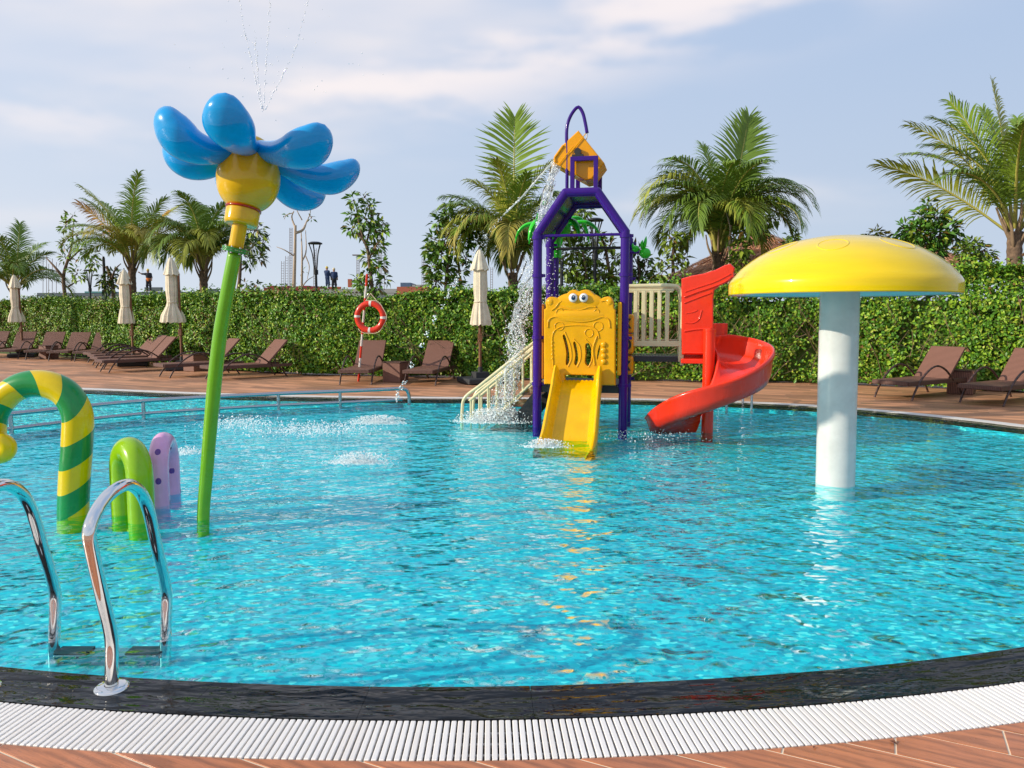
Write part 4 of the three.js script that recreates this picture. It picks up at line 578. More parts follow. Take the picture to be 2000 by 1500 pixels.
// lifebuoy on its pole
{
  const b = G(700, 745), d = -b.z, topP = D(717, 535, d - 0.15), t = thing('lifebuoy_pole', 'red and white banded pole that holds the lifebuoy', 'pole', b), top = topP.clone().sub(b), n = 9;
  for (let i = 0; i < n; i++) part('band', bar(top.clone().multiplyScalar(i / n), top.clone().multiplyScalar((i + 1) / n), 0.024), i % 2 ? M.buoyWhite : M.buoyRed, t);
  part('hook', sweep([top.clone().multiplyScalar(0.78), top.clone().multiplyScalar(0.79).add(V(0.05, 0.01, 0.09)), top.clone().multiplyScalar(0.8).add(V(0.09, 0.05, 0.1))], 0.01, 0.01, { n: 8, m: 6 }), M.steel, t);
  const c = D(723, 619, d - 0.3), buoy = thing('lifebuoy', 'red lifebuoy ring with white bands hanging on the banded pole', 'lifebuoy', c, rad(-8)), Rr = 0.285, r = 0.062;
  const ring = new THREE.TorusGeometry(Rr, r, 20, 60); part('ring', ring, M.buoyRed, buoy);
  for (let i = 0; i < 4; i++) { const g = new THREE.TorusGeometry(Rr, r + 0.003, 20, 8, 0.17); g.rotateZ(i * Math.PI / 2 - 0.085 + 1.62 - 0.1); part('band', g, M.buoyWhite, buoy); }
  const rp = []; for (let i = 0; i <= 40; i++) { const a = i / 40 * 4.2 + 3.9, rr = Rr + r + 0.012 + 0.012 * Math.sin(i * 0.628); rp.push(V(Math.cos(a) * rr, Math.sin(a) * rr, 0.03)); }
  part('rope', merge([sweep(rp, 0.007, 0.007, { n: 120, m: 6 }), bar(V(-0.09, 0.34, 0), V(0.02, 0.5, 0), 0.007), bar(V(0.16, 0.33, 0), V(0.02, 0.5, 0), 0.007)]), M.rope, buoy);
}
// low rail on the dividing wall
{
  const pts = railCurve.getSpacedPoints(60).map((p) => p.clone()).filter((p) => p.x > -6.99 && p.z < -5), t = thing('pool_rail', 'low curved steel rail dividing the shallow pool from the deeper one', 'rail'), hi = pts.map((p) => p.clone().setY(0.215)), lo = pts.map((p) => p.clone().setY(0.03));
  const end = hi[hi.length - 1], e2 = lo[lo.length - 1]; hi.push(end.clone().add(V(0.07, -0.02, -0.03)), end.clone().add(V(0.11, -0.12, -0.045)), e2.clone().add(V(0.11, -0.1, -0.045)));
  part('top_rail', sweep(hi, 0.03, 0.03, { n: 160, m: 10 }), M.steel, t); part('bottom_rail', sweep(lo, 0.025, 0.025, { n: 120, m: 8 }), M.steel, t);
  const posts = [[25, 838], [283, 809], [425, 798], [546, 791], [664, 786]]; for (const [px, py] of posts) { const g0 = G(px, py); let best = 0, bd = 9; for (let i = 0; i <= 300; i++) { const q = railCurve.getPointAt(i / 300), dd = Math.abs(q.x / -q.z - g0.x / -g0.z) + (q.z < -8 ? 0 : 1); if (dd < bd) { bd = dd; best = i; } } const q = railCurve.getPointAt(best / 300); part('post', cyl(0.026, 0.026, 0.36, q.x, 0.035, q.z), M.steel, t); }
}
// chrome ladder in front
{
  const t = thing('pool_ladder', 'polished chrome pool ladder with two looped handrails in the left foreground', 'ladder', V(-1.815, 0, -3.0));
  const prof = [[218, 1350], [218, 1344], [218, 1300], [218, 1255], [213, 1222], [201, 1172], [189, 1120], [178, 1070], [174, 1045], [180, 1018], [201, 980], [229, 954], [254, 947], [275, 963], [289, 994], [306, 1069], [319, 1124], [325, 1160], [325, 1190], [324, 1237], [323, 1283]].map(([x, y]) => { const r = ray(x, y); r.multiplyScalar(-1.566 / r.x).add(camera.position); return [-r.z, r.y]; }); prof.push([prof[prof.length - 1][0], -0.42]); const footZ = prof[1][0], legZ = prof[prof.length - 1][0];
  for (const x of [-2.07, -1.566]) { const r = part('handrail', sweep(prof.map(([z, y]) => V(x + 1.815, y, 3.0 - z)), 0.025, 0.025, { n: 120, m: 24 }), M.chrome, t); part('flange', new THREE.LatheGeometry([[0.026, 0.012], [0.05, 0.012], [0.062, 0.004], [0.063, -0.003]].map(([a, b]) => new THREE.Vector2(a, b)), 40).translate(x + 1.815, 0, 3.0 - footZ), M.chrome, r); }
  for (const y of [-0.075]) { const s = part('step', merge([box(0.47, 0.025, 0.085, 0, y, 3.0 - legZ)]), M.steel, t); for (const x of [-0.16, 0.16]) part('grip_pad', box(0.15, 0.008, 0.075, x, y + 0.017, 3.0 - legZ), M.rubber, s); }
}
// small ladder across the pool
{
  const t = thing('pool_ladder', 'small white-railed ladder at the far pool edge behind the red slide', 'ladder', V(3.62, 0, -11.85));
  for (const x of [-0.2, 0.2]) part('handrail', sweep([V(x, -0.02, -0.35), V(x, 0.3, -0.4), V(x, 0.55, -0.2), V(x, 0.45, 0.02), V(x, -0.35, 0.12)], 0.02, 0.02, { n: 40, m: 10 }), M.steel, t); part('step', box(0.4, 0.03, 0.08, 0, -0.15, 0.1), M.steel, t);
}

// ------------------------------------------------------------------ flower fountain
{
  const base = G(397, 1012), d = -base.z, t = thing('flower_fountain', 'giant blue flower fountain on a leaning green stem', 'fountain', base), loc = (x, y, z = d) => D(x, y, z).sub(base);
  const stem = [loc(396, 1060).setY(-0.5), loc(397, 1012), loc(404, 920), loc(414, 800), loc(429, 660), loc(446, 560), loc(459, 492)];
  part('stem', sweep(stem, (u) => lerp(0.040, 0.049, Math.min(1, u * 1.6)) - 0.008 * Math.max(0, u - 0.6), undefined, { n: 60, m: 28 }), M.gelGreen, t);
  const f0 = loc(459.5, 491), axis = loc(468, 446).sub(f0).normalize(), q = new THREE.Quaternion().setFromUnitVectors(V(0, 1, 0), axis);
  const along = (p, g, m, name, par = t) => { g.applyQuaternion(q); g.translate(p.x, p.y, p.z); return part(name, g, m, par); };
  const flange = along(f0, merge([cyl(0.088, 0.088, 0.014, 0, 0, 0, 0, 0, 0, 40), cyl(0.088, 0.088, 0.014, 0, 0.017, 0, 0, 0, 0, 40)]), M.flangeGreen, 'flange');
  for (let i = 0; i < 8; i++) { const a = i * Math.PI / 4; along(f0, cyl(0.009, 0.009, 0.05, 0.072 * Math.cos(a), 0.008, 0.072 * Math.sin(a), 0, 0, 0, 6), M.steel, 'bolt', flange); }
  part('upper_stem', sweep([f0.clone().addScaledVector(axis, 0.02), loc(465, 460), loc(471, 425)], 0.05, 0.05, { n: 10, m: 28 }), M.gelYellow, t);
  // head: collar, bulb, petals along an axis that leans right and a little away
  const c0 = loc(470, 441), ax2 = V(0.14, 0.96, -0.15).normalize(), q2 = new THREE.Quaternion().setFromUnitVectors(V(0, 1, 0), ax2);
  const head = (g) => { g.applyQuaternion(q2); g.translate(c0.x, c0.y, c0.z); return g; };
  const lathe = (pr, n = 56) => new THREE.LatheGeometry(pr.map(([r, y]) => new THREE.Vector2(r, y)), n);
  part('collar', head(lathe([[0, 0], [0.095, 0], [0.108, 0.012], [0.112, 0.03], [0.113, 0.105], [0.104, 0.115]])), M.gelYellow, t);
  part('red_line', head(lathe([[0.1, 0.112], [0.119, 0.114], [0.119, 0.124], [0.1, 0.128]])), M.redLine, t);
  const bulb = []; for (let i = 0; i <= 40; i++) { const u = i / 40, a = u * Math.PI * 0.86 + 0.36; bulb.push([0.212 * Math.sin(a) * (1 - 0.10 * (u - 0.4)), 0.112 + 0.232 * (Math.cos(0.36) - Math.cos(a)) * (1 + 0.12 * u)]); } part('bulb', head(lathe(bulb)), M.gelYellow, t);
  const hubY = 0.535;
  part('hub', head(lathe([[0, 0.44], [0.11, 0.44], [0.14, 0.49], [0.12, 0.56], [0.06, 0.59], [0, 0.59]])), M.petalBlue, t);
  part('nozzle', head(lathe([[0.10, 0.52], [0.10, 0.57], [0.08, 0.61], [0.04, 0.63], [0, 0.635]])), M.gelYellow, t);
  // azimuth from the lens (0 = towards it, 90 = right), length, lift of the middle, lift of the tip
  for (const [az, len, mid, tip, s] of [[4, 0.68, -0.06, 0.06, 1.0], [55, 0.70, -0.06, 0.06, 1.0], [107, 0.69, -0.09, 0.06, 0.95], [158, 0.75, -0.13, 0.0, 1.0], [210, 0.66, -0.13, 0.0, 1.0], [261, 0.63, -0.13, 0.0, 1.0], [313, 0.60, -0.12, 0.04, 1.05]]) {
    const a = rad(az), o = V(Math.sin(a), 0, Math.cos(a)), P = (r, y) => o.clone().multiplyScalar(r).add(V(0, hubY + y, 0));
    const end = (u) => Math.sqrt(Math.max(0, 1 - Math.pow(clamp((u - 0.66) / 0.34, 0, 1), 1.7))), w = (u) => s * (0.078 + 0.087 * smooth(u, 0.12, 0.82)) * end(u) + 0.002, h = (u) => s * (0.07 + 0.048 * smooth(u, 0.15, 0.85)) * end(u) + 0.002;
    part('petal', head(sweep([P(0.03, 0), P(len * 0.3, mid * 0.55), P(len * 0.58, mid), P(len * 0.78, mid * 0.9 + tip * 0.15), P(len * 0.93, mid * 0.4 + tip * 0.7), P(len * 1.02, tip * 1.7)], w, h, { n: 60, m: 36 })), M.petalBlue, t);
  }
}
// ------------------------------------------------------------------ mushroom fountain
{
  const base = G(1631, 943), d = -base.z, t = thing('mushroom_fountain', 'big yellow mushroom fountain with a thick white stem standing in the pool', 'fountain', base), top = D(1640, 573, d).sub(base), H = top.y, Rr = 0.905;
  part('stem', sweep([V(0, -0.5, 0), V(0, 0, 0), V(top.x * 0.5, H * 0.5, 0), V(top.x, H + 0.12, 0)], 0.158, 0.158, { n: 30, m: 60 }), M.white, t);
  const L = (pr, n = 96) => { const g = new THREE.LatheGeometry(pr.map(([r, y]) => new THREE.Vector2(r * Rr, y * 1.03)), n); g.translate(top.x, H, 0); return g; };
  const cv = new THREE.SplineCurve([[1.0, 0.0], [1.0, 0.07], [0.985, 0.105], [0.955, 0.14], [0.88, 0.215], [0.76, 0.295], [0.62, 0.362], [0.45, 0.415], [0.25, 0.452], [0.1, 0.464], [0, 0.466]].map(([a, b]) => new THREE.Vector2(a, b))), prof = [[0.985, -0.012], [1.0, -0.010], ...cv.getPoints(60).map((p) => [Math.max(0, p.x), p.y])]; prof[prof.length - 1][0] = 0;
  part('cap', L(prof), M.capYellow, t);
  part('underside', L([[0, 0.19], [0.3, 0.17], [0.6, 0.11], [0.85, 0.04], [0.96, 0.002], [0.998, -0.013]]), M.white, t);
  for (const [a, u, rr] of [[24, 0.62, 0.125], [-30, 0.60, 0.11], [75, 0.6, 0.12], [-80, 0.62, 0.12], [130, 0.6, 0.12], [180, 0.62, 0.12], [-130, 0.6, 0.12]]) {
    const x = Math.sin(rad(a)), z = Math.cos(rad(a)), p = cv.getPoint(u), T = cv.getTangent(u), ring = [], c = V(x * p.x * Rr, p.y * 1.03, z * p.x * Rr), tx = V(x * T.x, T.y, z * T.x).normalize(), ty = V(z, 0, -x);
    // each point of the ring lies on the cap's own surface
    const hAt = (r) => { for (let k = 60; k > 0; k--) { const A = cv.getPoint(k / 60), B = cv.getPoint((k - 1) / 60); if (r >= A.x && r <= B.x) return lerp(A.y, B.y, (r - A.x) / Math.max(1e-6, B.x - A.x)); } return 0.1; };
    for (let i = 0; i <= 40; i++) { const q = c.clone().addScaledVector(tx, rr * Math.cos(i / 40 * 6.2832)).addScaledVector(ty, rr * Math.sin(i / 40 * 6.2832)), r = Math.hypot(q.x, q.z) / Rr; ring.push(V(q.x, hAt(r) * 1.03, q.z)); }
    const g = sweep(ring, 0.012, 0.012, { n: 80, m: 8 }); g.translate(top.x, H - 0.0085, 0); part('raised_ring', g, M.capYellow, t);
  }
}
// ------------------------------------------------------------------ striped cane and two arches
{
  const base = G(144, 1003), d = -base.z, t = thing('cane_fountain', 'yellow and green striped candy cane arch at the left edge', 'fountain', base), loc = (x, y, z = d) => D(x, y, z).sub(base);
  const pts = [loc(143, 1060).setY(-0.5), loc(143, 1003), loc(146, 930), loc(151, 860), loc(150, 806), loc(128, 768), loc(92, 751), loc(52, 751), loc(18, 768), loc(-10, 806), loc(-15, 840), loc(-15, 862)], r = 0.105, rFn = (u) => r * (1 - 0.14 * smooth(u, 0.45, 1));
  const curve = new THREE.CatmullRomCurve3(pts, false, 'centripetal'), len = curve.getLength(), n = 300, m = 48, g = sweep(pts, rFn, rFn, { n, m }), W = [[], []];
  // every stripe is its own piece of the tube: split the faces by a helix
  const idx = g.index.array, st = {}; const pitch = 0.36;
  const fr = sweepStripe(pts, rFn, n, m, pitch);
  fr.forEach((geo, i) => part('stripe', geo, i % 2 ? M.stripeGreen : M.caneYellow, t));
  function sweepStripe(P0, rf, nn, mm, pit) {
    const cv = new THREE.CatmullRomCurve3(P0, false, 'centripetal'), Ln = cv.getLength(), fr0 = cv.computeFrenetFrames(nn, false), out = [];
    const B = V(0, 0, 1), pt = (s, a) => { const u = clamp(s / Ln, 0, 1), p = cv.getPointAt(u), T = cv.getTangentAt(u), N = T.clone().cross(B).normalize(); return [p.clone().addScaledVector(N, rf(u) * Math.cos(a)).addScaledVector(B, rf(u) * Math.sin(a)), N.clone().multiplyScalar(Math.cos(a)).addScaledVector(B, Math.sin(a))]; };
    for (let k = -2; k * pit / 2 < Ln + pit; k++) {
      const pos = [], nor = [], uv = [], id = [], A = 40, S = 8;
      for (let j = 0; j <= A; j++) for (let i = 0; i <= S; i++) { const a = j / A * 2 * Math.PI + 1.9, shift = 0.075 * Math.sin(a + 2.4), s = clamp((k + i / S) * pit / 2 + shift, 0, Ln), [p, nn2] = pt(s, a); pos.push(p.x, p.y, p.z); nor.push(nn2.x, nn2.y, nn2.z); uv.push(s, a * 0.1); }
      for (let j = 0; j < A; j++) for (let i = 0; i < S; i++) { const q = j * (S + 1) + i, w = q + S + 1; id.push(q, q + 1, w, w, q + 1, w + 1); }
      const geo = new THREE.BufferGeometry(); geo.setAttribute('position', new THREE.Float32BufferAttribute(pos, 3)); geo.setAttribute('normal', new THREE.Float32BufferAttribute(nor, 3)); geo.setAttribute('uv', new THREE.Float32BufferAttribute(uv, 2)); geo.setIndex(id);
      geo.computeBoundingBox(); const bb = geo.boundingBox; if (bb.max.distanceTo(bb.min) > 0.03) out.push(geo);
    }
    return out;
  }
  const e = loc(-15, 862), curl = []; for (let i = 0; i <= 36; i++) { const a = i / 36 * 6.6 + Math.PI, rr = lerp(0.095, 0.012, i / 36); curl.push(e.clone().add(V(0.078 + Math.cos(a) * rr, -0.02 - Math.sin(a) * rr * -1 * 0.9, 0.02 + i * 0.0012))); }
  part('curl', sweep([e.clone().add(V(0, 0.06, 0)), ...curl], (u) => lerp(0.088, 0.045, u), (u) => lerp(0.088, 0.05, u), { n: 90, m: 24 }), M.caneYellow, t);
}
function arch(label, mat, legA, legB, h, r, spots) {
  const a = G(...legA), b = G(...legB), c = a.clone().add(b).multiplyScalar(0.5), t = thing('arch_fountain', label, 'fountain', c), A = a.clone().sub(c), Bv = b.clone().sub(c), mid = (k, y) => A.clone().lerp(Bv, k).setY(y), half = A.distanceTo(Bv) / 2;
  const pts = [A.clone().setY(-0.5), A.clone(), A.clone().setY(h - half * 1.1)]; for (let i = 1; i < 8; i++) { const q = Math.PI * (1 - i / 8); pts.push(mid(0.5 - 0.5 * Math.cos(Math.PI - q) * -1 * -1, h - half * 1.1 + Math.sin(q) * half * 1.1)); }
  pts.push(Bv.clone().setY(h - half * 1.1), Bv.clone(), Bv.clone().setY(-0.5));
  part('tube', sweep(pts, r, r, { n: 120, m: 36 }), mat, t);
  if (spots) { const cv = new THREE.CatmullRomCurve3(pts, false, 'centripetal'); for (const [u, ang, s] of spots) { const p = cv.getPointAt(u), T = cv.getTangentAt(u), N = T.clone().cross(V(0, 0, 1)).normalize(), B = T.clone().cross(N).normalize(), o = N.multiplyScalar(Math.cos(ang)).addScaledVector(B, Math.sin(ang)); const g = new THREE.SphereGeometry(s, 24, 12); g.scale(1, 1.25, 0.1); g.applyQuaternion(new THREE.Quaternion().setFromUnitVectors(V(0, 0, 1), o)); const w = p.clone().addScaledVector(o, r * 0.985); g.translate(w.x, w.y, w.z); part('spot', g, M.spot, t); } }
}
arch('bright lime green arch tube rising from the water by the ladder', M.limeGreen, [243, 1000], [277, 1016], 0.49, 0.088);
arch('pink arch tube with purple spots just behind the lime green arch', M.pink, [312, 985], [334, 962], 0.455, 0.074, Array.from({ length: 13 }, (_, i) => [0.24 + 0.52 * i / 12, [0.4, 2.5, 4.4, 1.4, 3.6, 5.5, 0.0, 2.0, 4.9, 3.0][i % 10] + i * 0.37, 0.021 + 0.006 * (i % 2)]));

// ------------------------------------------------------------------ play tower
{
  const FL = G(1049, 833), FR = G(1216, 838), ex = FR.clone().sub(FL).setY(0), Wd = ex.length(), turn = Math.atan2(-ex.z, ex.x);
  const t = thing('play_tower', 'purple water play tower with tipping bucket, frog-face panel, yellow slide and red spiral slide', 'play tower', FL.clone().add(FR).multiplyScalar(0.5), turn);
  t.updateMatrixWorld(); const inv = t.matrixWorld.clone().invert(), L = (p) => p.clone().applyMatrix4(inv), PD = (x, y, z) => L(D(x, y, z)), PG = (x, y, h = 0) => L(G(x, y, h));
  const hw = Wd / 2, dp = 1.08, r = 0.057, H = 2.50, RT = 2.98, rx = 0.2;     // +z is the front side
  const corner = [[-hw, 0], [hw, 0], [-hw, -dp], [hw, -dp]];
  for (const [x, z] of corner) { const p = part('post', cyl(r, r, H + 0.5, x, H / 2 - 0.25, z, 0, 0, 0, 28), M.purple, t); for (const y of [H - 0.07, 1.95, 1.16, 0.56]) part('clamp_ring', merge([cyl(r + 0.012, r + 0.012, 0.045, x, y, z, 0, 0, 0, 28), box(0.05, 0.04, 0.03, x + r + 0.02, y, z)]), M.purple, p); }
  for (const z of [0, -dp]) { const b = [[-hw, H - 0.02], [-rx, RT], [rx, RT], [hw, H - 0.02]].map(([x, y]) => V(x, y, z)); part('roof_beam', merge([0, 1, 2].map((i) => bar(b[i], b[i + 1], r * 0.98, 28)).concat(b.map((p) => new THREE.SphereGeometry(r * 0.985, 24, 16).translate(p.x, p.y, p.z)))), M.purple, t); }
  for (const [a, b] of [[[-hw, H], [-rx, RT]], [[-rx, RT], [rx, RT]], [[rx, RT], [hw, H]]]) { const A = V(a[0], a[1] + 0.02, -dp / 2), B = V(b[0], b[1] + 0.02, -dp / 2), m = A.clone().add(B).multiplyScalar(0.5); part('roof_panel', box(A.distanceTo(B), 0.03, dp - 0.1, m.x, m.y, m.z, 0, 0, Math.atan2(B.y - A.y, B.x - A.x)), M.roofPurple, t); }
  part('cross_bar', bar(V(-hw, H - 0.05, 0.0), V(hw, H - 0.05, 0.0), 0.018), M.purple, t); part('cross_bar', bar(V(-hw, H - 0.12, -dp), V(hw, H - 0.12, -dp), 0.02), M.black, t);
  // floor
  const FY = 0.60; part('platform', merge([box(2 * hw - 0.1, 0.09, dp + 0.0, 0, FY - 0.1, -dp / 2), box(2 * hw - 0.16, 0.012, dp - 0.1, 0, FY - 0.048, -dp / 2)]), M.black, t);
  // bucket and its frame
  const by = RT + 0.05; for (const z of [-0.22, -dp + 0.22]) part('bucket_frame', merge([box(0.055, 0.46, 0.055, -0.14, by + 0.2, z), box(0.055, 0.46, 0.055, 0.16, by + 0.2, z), box(0.355, 0.055, 0.057, 0.01, by + 0.405, z)]), M.purple, t);
  part('hook_pipe', sweep([V(-rx - 0.02, RT, -0.30), V(-rx - 0.02, RT + 0.5, -0.30), V(-rx - 0.02, RT + 0.9, -0.30), V(-rx + 0.05, RT + 1.06, -0.30), V(-rx + 0.12, RT + 1.12, -0.30), V(-rx + 0.17, RT + 1.06, -0.30), V(-rx + 0.21, RT + 0.92, -0.30), V(-rx + 0.235, RT + 0.79, -0.30)], 0.022, 0.022, { n: 60, m: 12 }), M.purple, t);
  part('cord', sweep([V(-rx + 0.235, RT + 0.79, -0.30), V(-rx + 0.23, RT + 0.73, -0.31), V(-rx + 0.19, RT + 0.68, -0.34)], 0.006, 0.006, { n: 10, m: 6 }), M.rope, t);
  {
    const zc = -dp / 2, wz = 0.26, bp = (x, y) => { const p = D(x, y, 9.95); return L(p); }, prof = [[1132, 264], [1180, 325], [1158, 353], [1147, 355], [1087, 320], [1086, 312], [1103, 289]].map(([x, y]) => { const p = bp(x, y); return new THREE.Vector2(p.x, p.y); });
    const g = new THREE.ExtrudeGeometry(new THREE.Shape(prof), { depth: 2 * wz - 0.03, bevelEnabled: true, bevelThickness: 0.015, bevelSize: 0.015, bevelSegments: 2 }); g.translate(0, 0, zc - wz + 0.015); const b = part('bucket', g, M.bucketOrange, t);
    const c = bp(1132, 303); part('hub', merge([cyl(0.045, 0.045, 0.04, c.x, c.y, zc + wz + 0.03, Math.PI / 2), box(0.15, 0.04, 0.05, c.x, c.y - 0.055, zc + wz + 0.035)]), M.black, b);
    part('rim', merge([[4, 5], [5, 6]].map(([i, j]) => bar(V(prof[i].x, prof[i].y, zc + wz), V(prof[j].x, prof[j].y, zc + wz), 0.018))), M.bucketOrange, b);
    for (const [x, y] of [[0, 0.13], [-0.16, -0.02]]) part('groove_line', box(0.012, 0.3, 0.008, c.x + x, c.y + y - 0.02, zc + wz + 0.014, 0, 0, -0.7), M.slideYellow, b);
  }
  // frog-face entrance panel
  {
    const z0 = 0.09, S = new THREE.Shape(), p = (x, y) => { const q = PD(x, y, 9.42); return [q.x, q.y]; };
    const pts = [[1065, 748], [1065, 606], [1069, 603], [1068, 590], [1073, 583], [1084, 583], [1096, 587], [1108, 578], [1115, 571], [1124, 569], [1132, 572], [1142, 569], [1152, 570], [1162, 578], [1174, 587], [1184, 583], [1193, 583], [1197, 590], [1198, 602], [1201, 607], [1201, 748]];
    const cv = new THREE.CatmullRomCurve3(pts.slice(1, -1).map(([x, y]) => V(...p(x, y), 0)), false, 'centripetal').getPoints(120); S.moveTo(...p(1065, 748)); cv.forEach((q) => S.lineTo(q.x, q.y)); S.lineTo(...p(1201, 748)); S.lineTo(...p(1164, 748)); S.lineTo(...p(1164, 729)); S.lineTo(...p(1101, 729)); S.lineTo(...p(1101, 748)); S.closePath();
    const hole = (list) => { const h = new THREE.Path(), c = new THREE.CatmullRomCurve3(list.map(([x, y]) => V(...p(x, y), 0)), true, 'centripetal').getPoints(40); c.forEach((q, i) => (i ? h.lineTo(q.x, q.y) : h.moveTo(q.x, q.y))); S.holes.push(h); };
    hole([[1100, 655], [1103, 653], [1109, 670], [1113, 692], [1112, 708], [1108, 713], [1106, 710], [1107, 690], [1104, 672]]); hole([[1121, 668], [1124, 667], [1129, 685], [1130, 704], [1126, 713], [1123, 710], [1125, 692]]); hole([[1145, 672], [1150, 669], [1155, 674], [1155, 706], [1150, 714], [1144, 708], [1145, 690]]); hole([[1174, 672], [1172, 690], [1168, 702], [1168, 694], [1170, 682]]);
    const g = new THREE.ExtrudeGeometry(S, { depth: 0.10, bevelEnabled: true, bevelThickness: 0.022, bevelSize: 0.018, bevelSegments: 4 }); g.translate(0, 0, z0 - 0.06); const face = part('face_panel', g, M.slideYellow, t);
    const zf = z0 + 0.062, tube = (list, rr, name = 'relief') => part(name, sweep(list.map(([x, y]) => V(...p(x, y), zf)), rr, rr * 0.8, { n: 60, m: 10 }), M.slideYellow, face);
    tube([[1078, 606], [1086, 600], [1092, 592], [1098, 588]], 0.012); tube([[1189, 592], [1185, 588], [1176, 589]], 0.010);
    tube([[1070, 640], [1072, 625], [1082, 619], [1100, 622], [1120, 627], [1140, 628], [1160, 625], [1178, 619], [1190, 624], [1193, 640]], 0.013); tube([[1094, 601], [1110, 604], [1125, 607], [1140, 604], [1155, 599], [1166, 600]], 0.014); tube([[1081, 720], [1081, 650], [1092, 640], [1110, 636], [1135, 635], [1155, 637], [1168, 646], [1172, 660]], 0.011);
    for (const [cx, cy, a, b] of [[1094, 610, 7, 7], [1167, 610, 5, 6], [1093, 637, 9, 8], [1170, 637, 9, 9], [1152, 650, 8, 8]]) { const l = []; for (let i = 0; i < 14; i++) { const q = i / 13 * 6.2832; l.push([cx + a * Math.cos(q), cy + b * Math.sin(q)]); } tube(l, 0.008); }
    for (const x of [1106, 1124, 1147]) tube([[x - 2, 648 + (x > 1110 ? 14 : 0)], [x + 9, 675], [x + 11, 700], [x + 4, 716]], 0.009);
    tube([[1168, 655], [1160, 680], [1163, 712]], 0.014);
    for (let i = 0; i < 4; i++) { const [x, y] = p(1181, 672 + i * 11); part('relief', new THREE.SphereGeometry(0.037, 20, 14).scale(1, 1, 0.7).translate(x, y, zf), M.slideYellow, face); }
    for (let i = 0; i < 5; i++) { const [x, y] = p(1079, 668 + i * 8); part('relief', new THREE.SphereGeometry(0.016, 14, 10).translate(x, y, zf), M.slideYellow, face); }
    part('relief', merge([[1075, 590], [1192, 590]].map(([x, y]) => new THREE.SphereGeometry(0.05, 20, 12).scale(0.9, 1, 0.5).translate(...p(x, y), zf - 0.012))), M.slideYellow, face);
    // bulging forehead and lip
    part('relief', new THREE.SphereGeometry(0.3, 40, 20).scale(1, 0.42, 0.13).translate(...p(1132, 590), zf - 0.02), M.slideYellow, face); part('relief', new THREE.SphereGeometry(0.36, 40, 20).scale(1, 0.26, 0.12).translate(...p(1132, 617), zf - 0.02), M.slideYellow, face);
    for (const x of [1121, 1142]) { const [ex0, ey] = p(x, 582), e = part('eye', new THREE.SphereGeometry(0.054, 28, 20).scale(1, 1.05, 0.6).translate(ex0, ey, zf + 0.03), M.eyeWhite, face); const k = x < 1132 ? 0.006 : 0.0; face.remove(e); face.add(e); part('pupil', new THREE.SphereGeometry(0.027, 20, 14).scale(1, 1.15, 0.5).translate(ex0 + k, ey + 0.001, zf + 0.056), M.iris, face); part('glint', new THREE.SphereGeometry(0.006, 10, 8).translate(ex0 + k + 0.008, ey + 0.011, zf + 0.068), M.eyeWhite, face); }
  }
  // side and back panels, the tall orange slab on the left
  part('side_panel', box(0.05, 0.98, dp - 0.2, -hw + 0.05, FY + 0.5, -dp / 2, 0, 0, 0, 0.02), M.orange, t);
  part('side_panel', box(0.05, 0.92, 0.16, hw - 0.05, FY + 0.55, 0.02, 0, 0, 0, 0.02), M.slideYellow, t);
  // noughts-and-crosses roller blocks on the right side
  const font = await new FontLoader().loadAsync('fonts/droid/droid_sans_bold.typeface.json');
  const rack = part('game_frame', merge([bar(V(hw + 0.0, 1.32, -dp + 0.12), V(hw + 0.0, 1.32, -0.12), 0.012), bar(V(hw, 1.03, -dp + 0.12), V(hw, 1.03, -0.12), 0.012), bar(V(hw, 0.75, -dp + 0.12), V(hw, 0.75, -0.12), 0.012)]), M.purple, t);
  for (let j = 0; j < 3; j++) for (let i = 0; i < 3; i++) { const z = -0.27 - i * 0.27, y = 0.80 + j * 0.27; part('game_block', box(0.17, 0.24, 0.22, hw + 0.03, y, z, 0, 0, 0, 0.03), M.bucketOrange, t); const l = new TextGeometry((i + j) % 2 === 0 ? 'X' : 'O', { font, size: 0.13, depth: 0.006 }); l.computeBoundingBox(); const c = l.boundingBox.getCenter(V()); l.translate(-c.x, -c.y, 0); l.translate(hw + 0.03, y, z + 0.111); if (i === 0) part('letter', l, M.black, t); }
  // yellow wave slide
  {
    const w = 0.30, pos = [], idx = [], uv = [], N = 30, prof = [[-w, 0.10], [-w - 0.035, 0.14], [-w - 0.065, 0.135], [-w - 0.075, 0.06], [-w - 0.07, -0.05]], sec = [[-w - 0.07, -0.06], [-w - 0.08, 0.10], [-w - 0.06, 0.155], [-w - 0.02, 0.155], [-w + 0.02, 0.09], [-w + 0.05, 0.03]];
    for (let i = 0; i <= 14; i++) { const x = lerp(-w + 0.07, w - 0.07, i / 14); sec.push([x, 0.012 + (i % 2 ? 0.012 : 0)]); } for (const [x, y] of sec.slice(0, 6).reverse()) sec.push([-x, y]); sec.push([w + 0.05, -0.06], [-w - 0.05, -0.06]);
    const path = new THREE.CatmullRomCurve3([V(0, 0.61, 0.02), V(0, 0.54, 0.16), V(0, 0.36, 0.40), V(0, 0.16, 0.66), V(0, -0.01, 0.88), V(0, -0.09, 1.06), V(0, -0.17, 1.40)]);
    for (let i = 0; i <= N; i++) { const p = path.getPointAt(i / N), T = path.getTangentAt(i / N), U = V(0, T.z, -T.y), flare = 1 + 0.10 * (i / N), up = i < 5 ? 1 + (5 - i) * 0.10 : 1; for (const [x, y] of sec) { const q = p.clone().addScaledVector(U, y * (y > 0.05 ? up : 1)); pos.push(q.x + x * flare * 0.82 + 0.0, q.y, q.z); uv.push(x, i / N * 1.6); } }
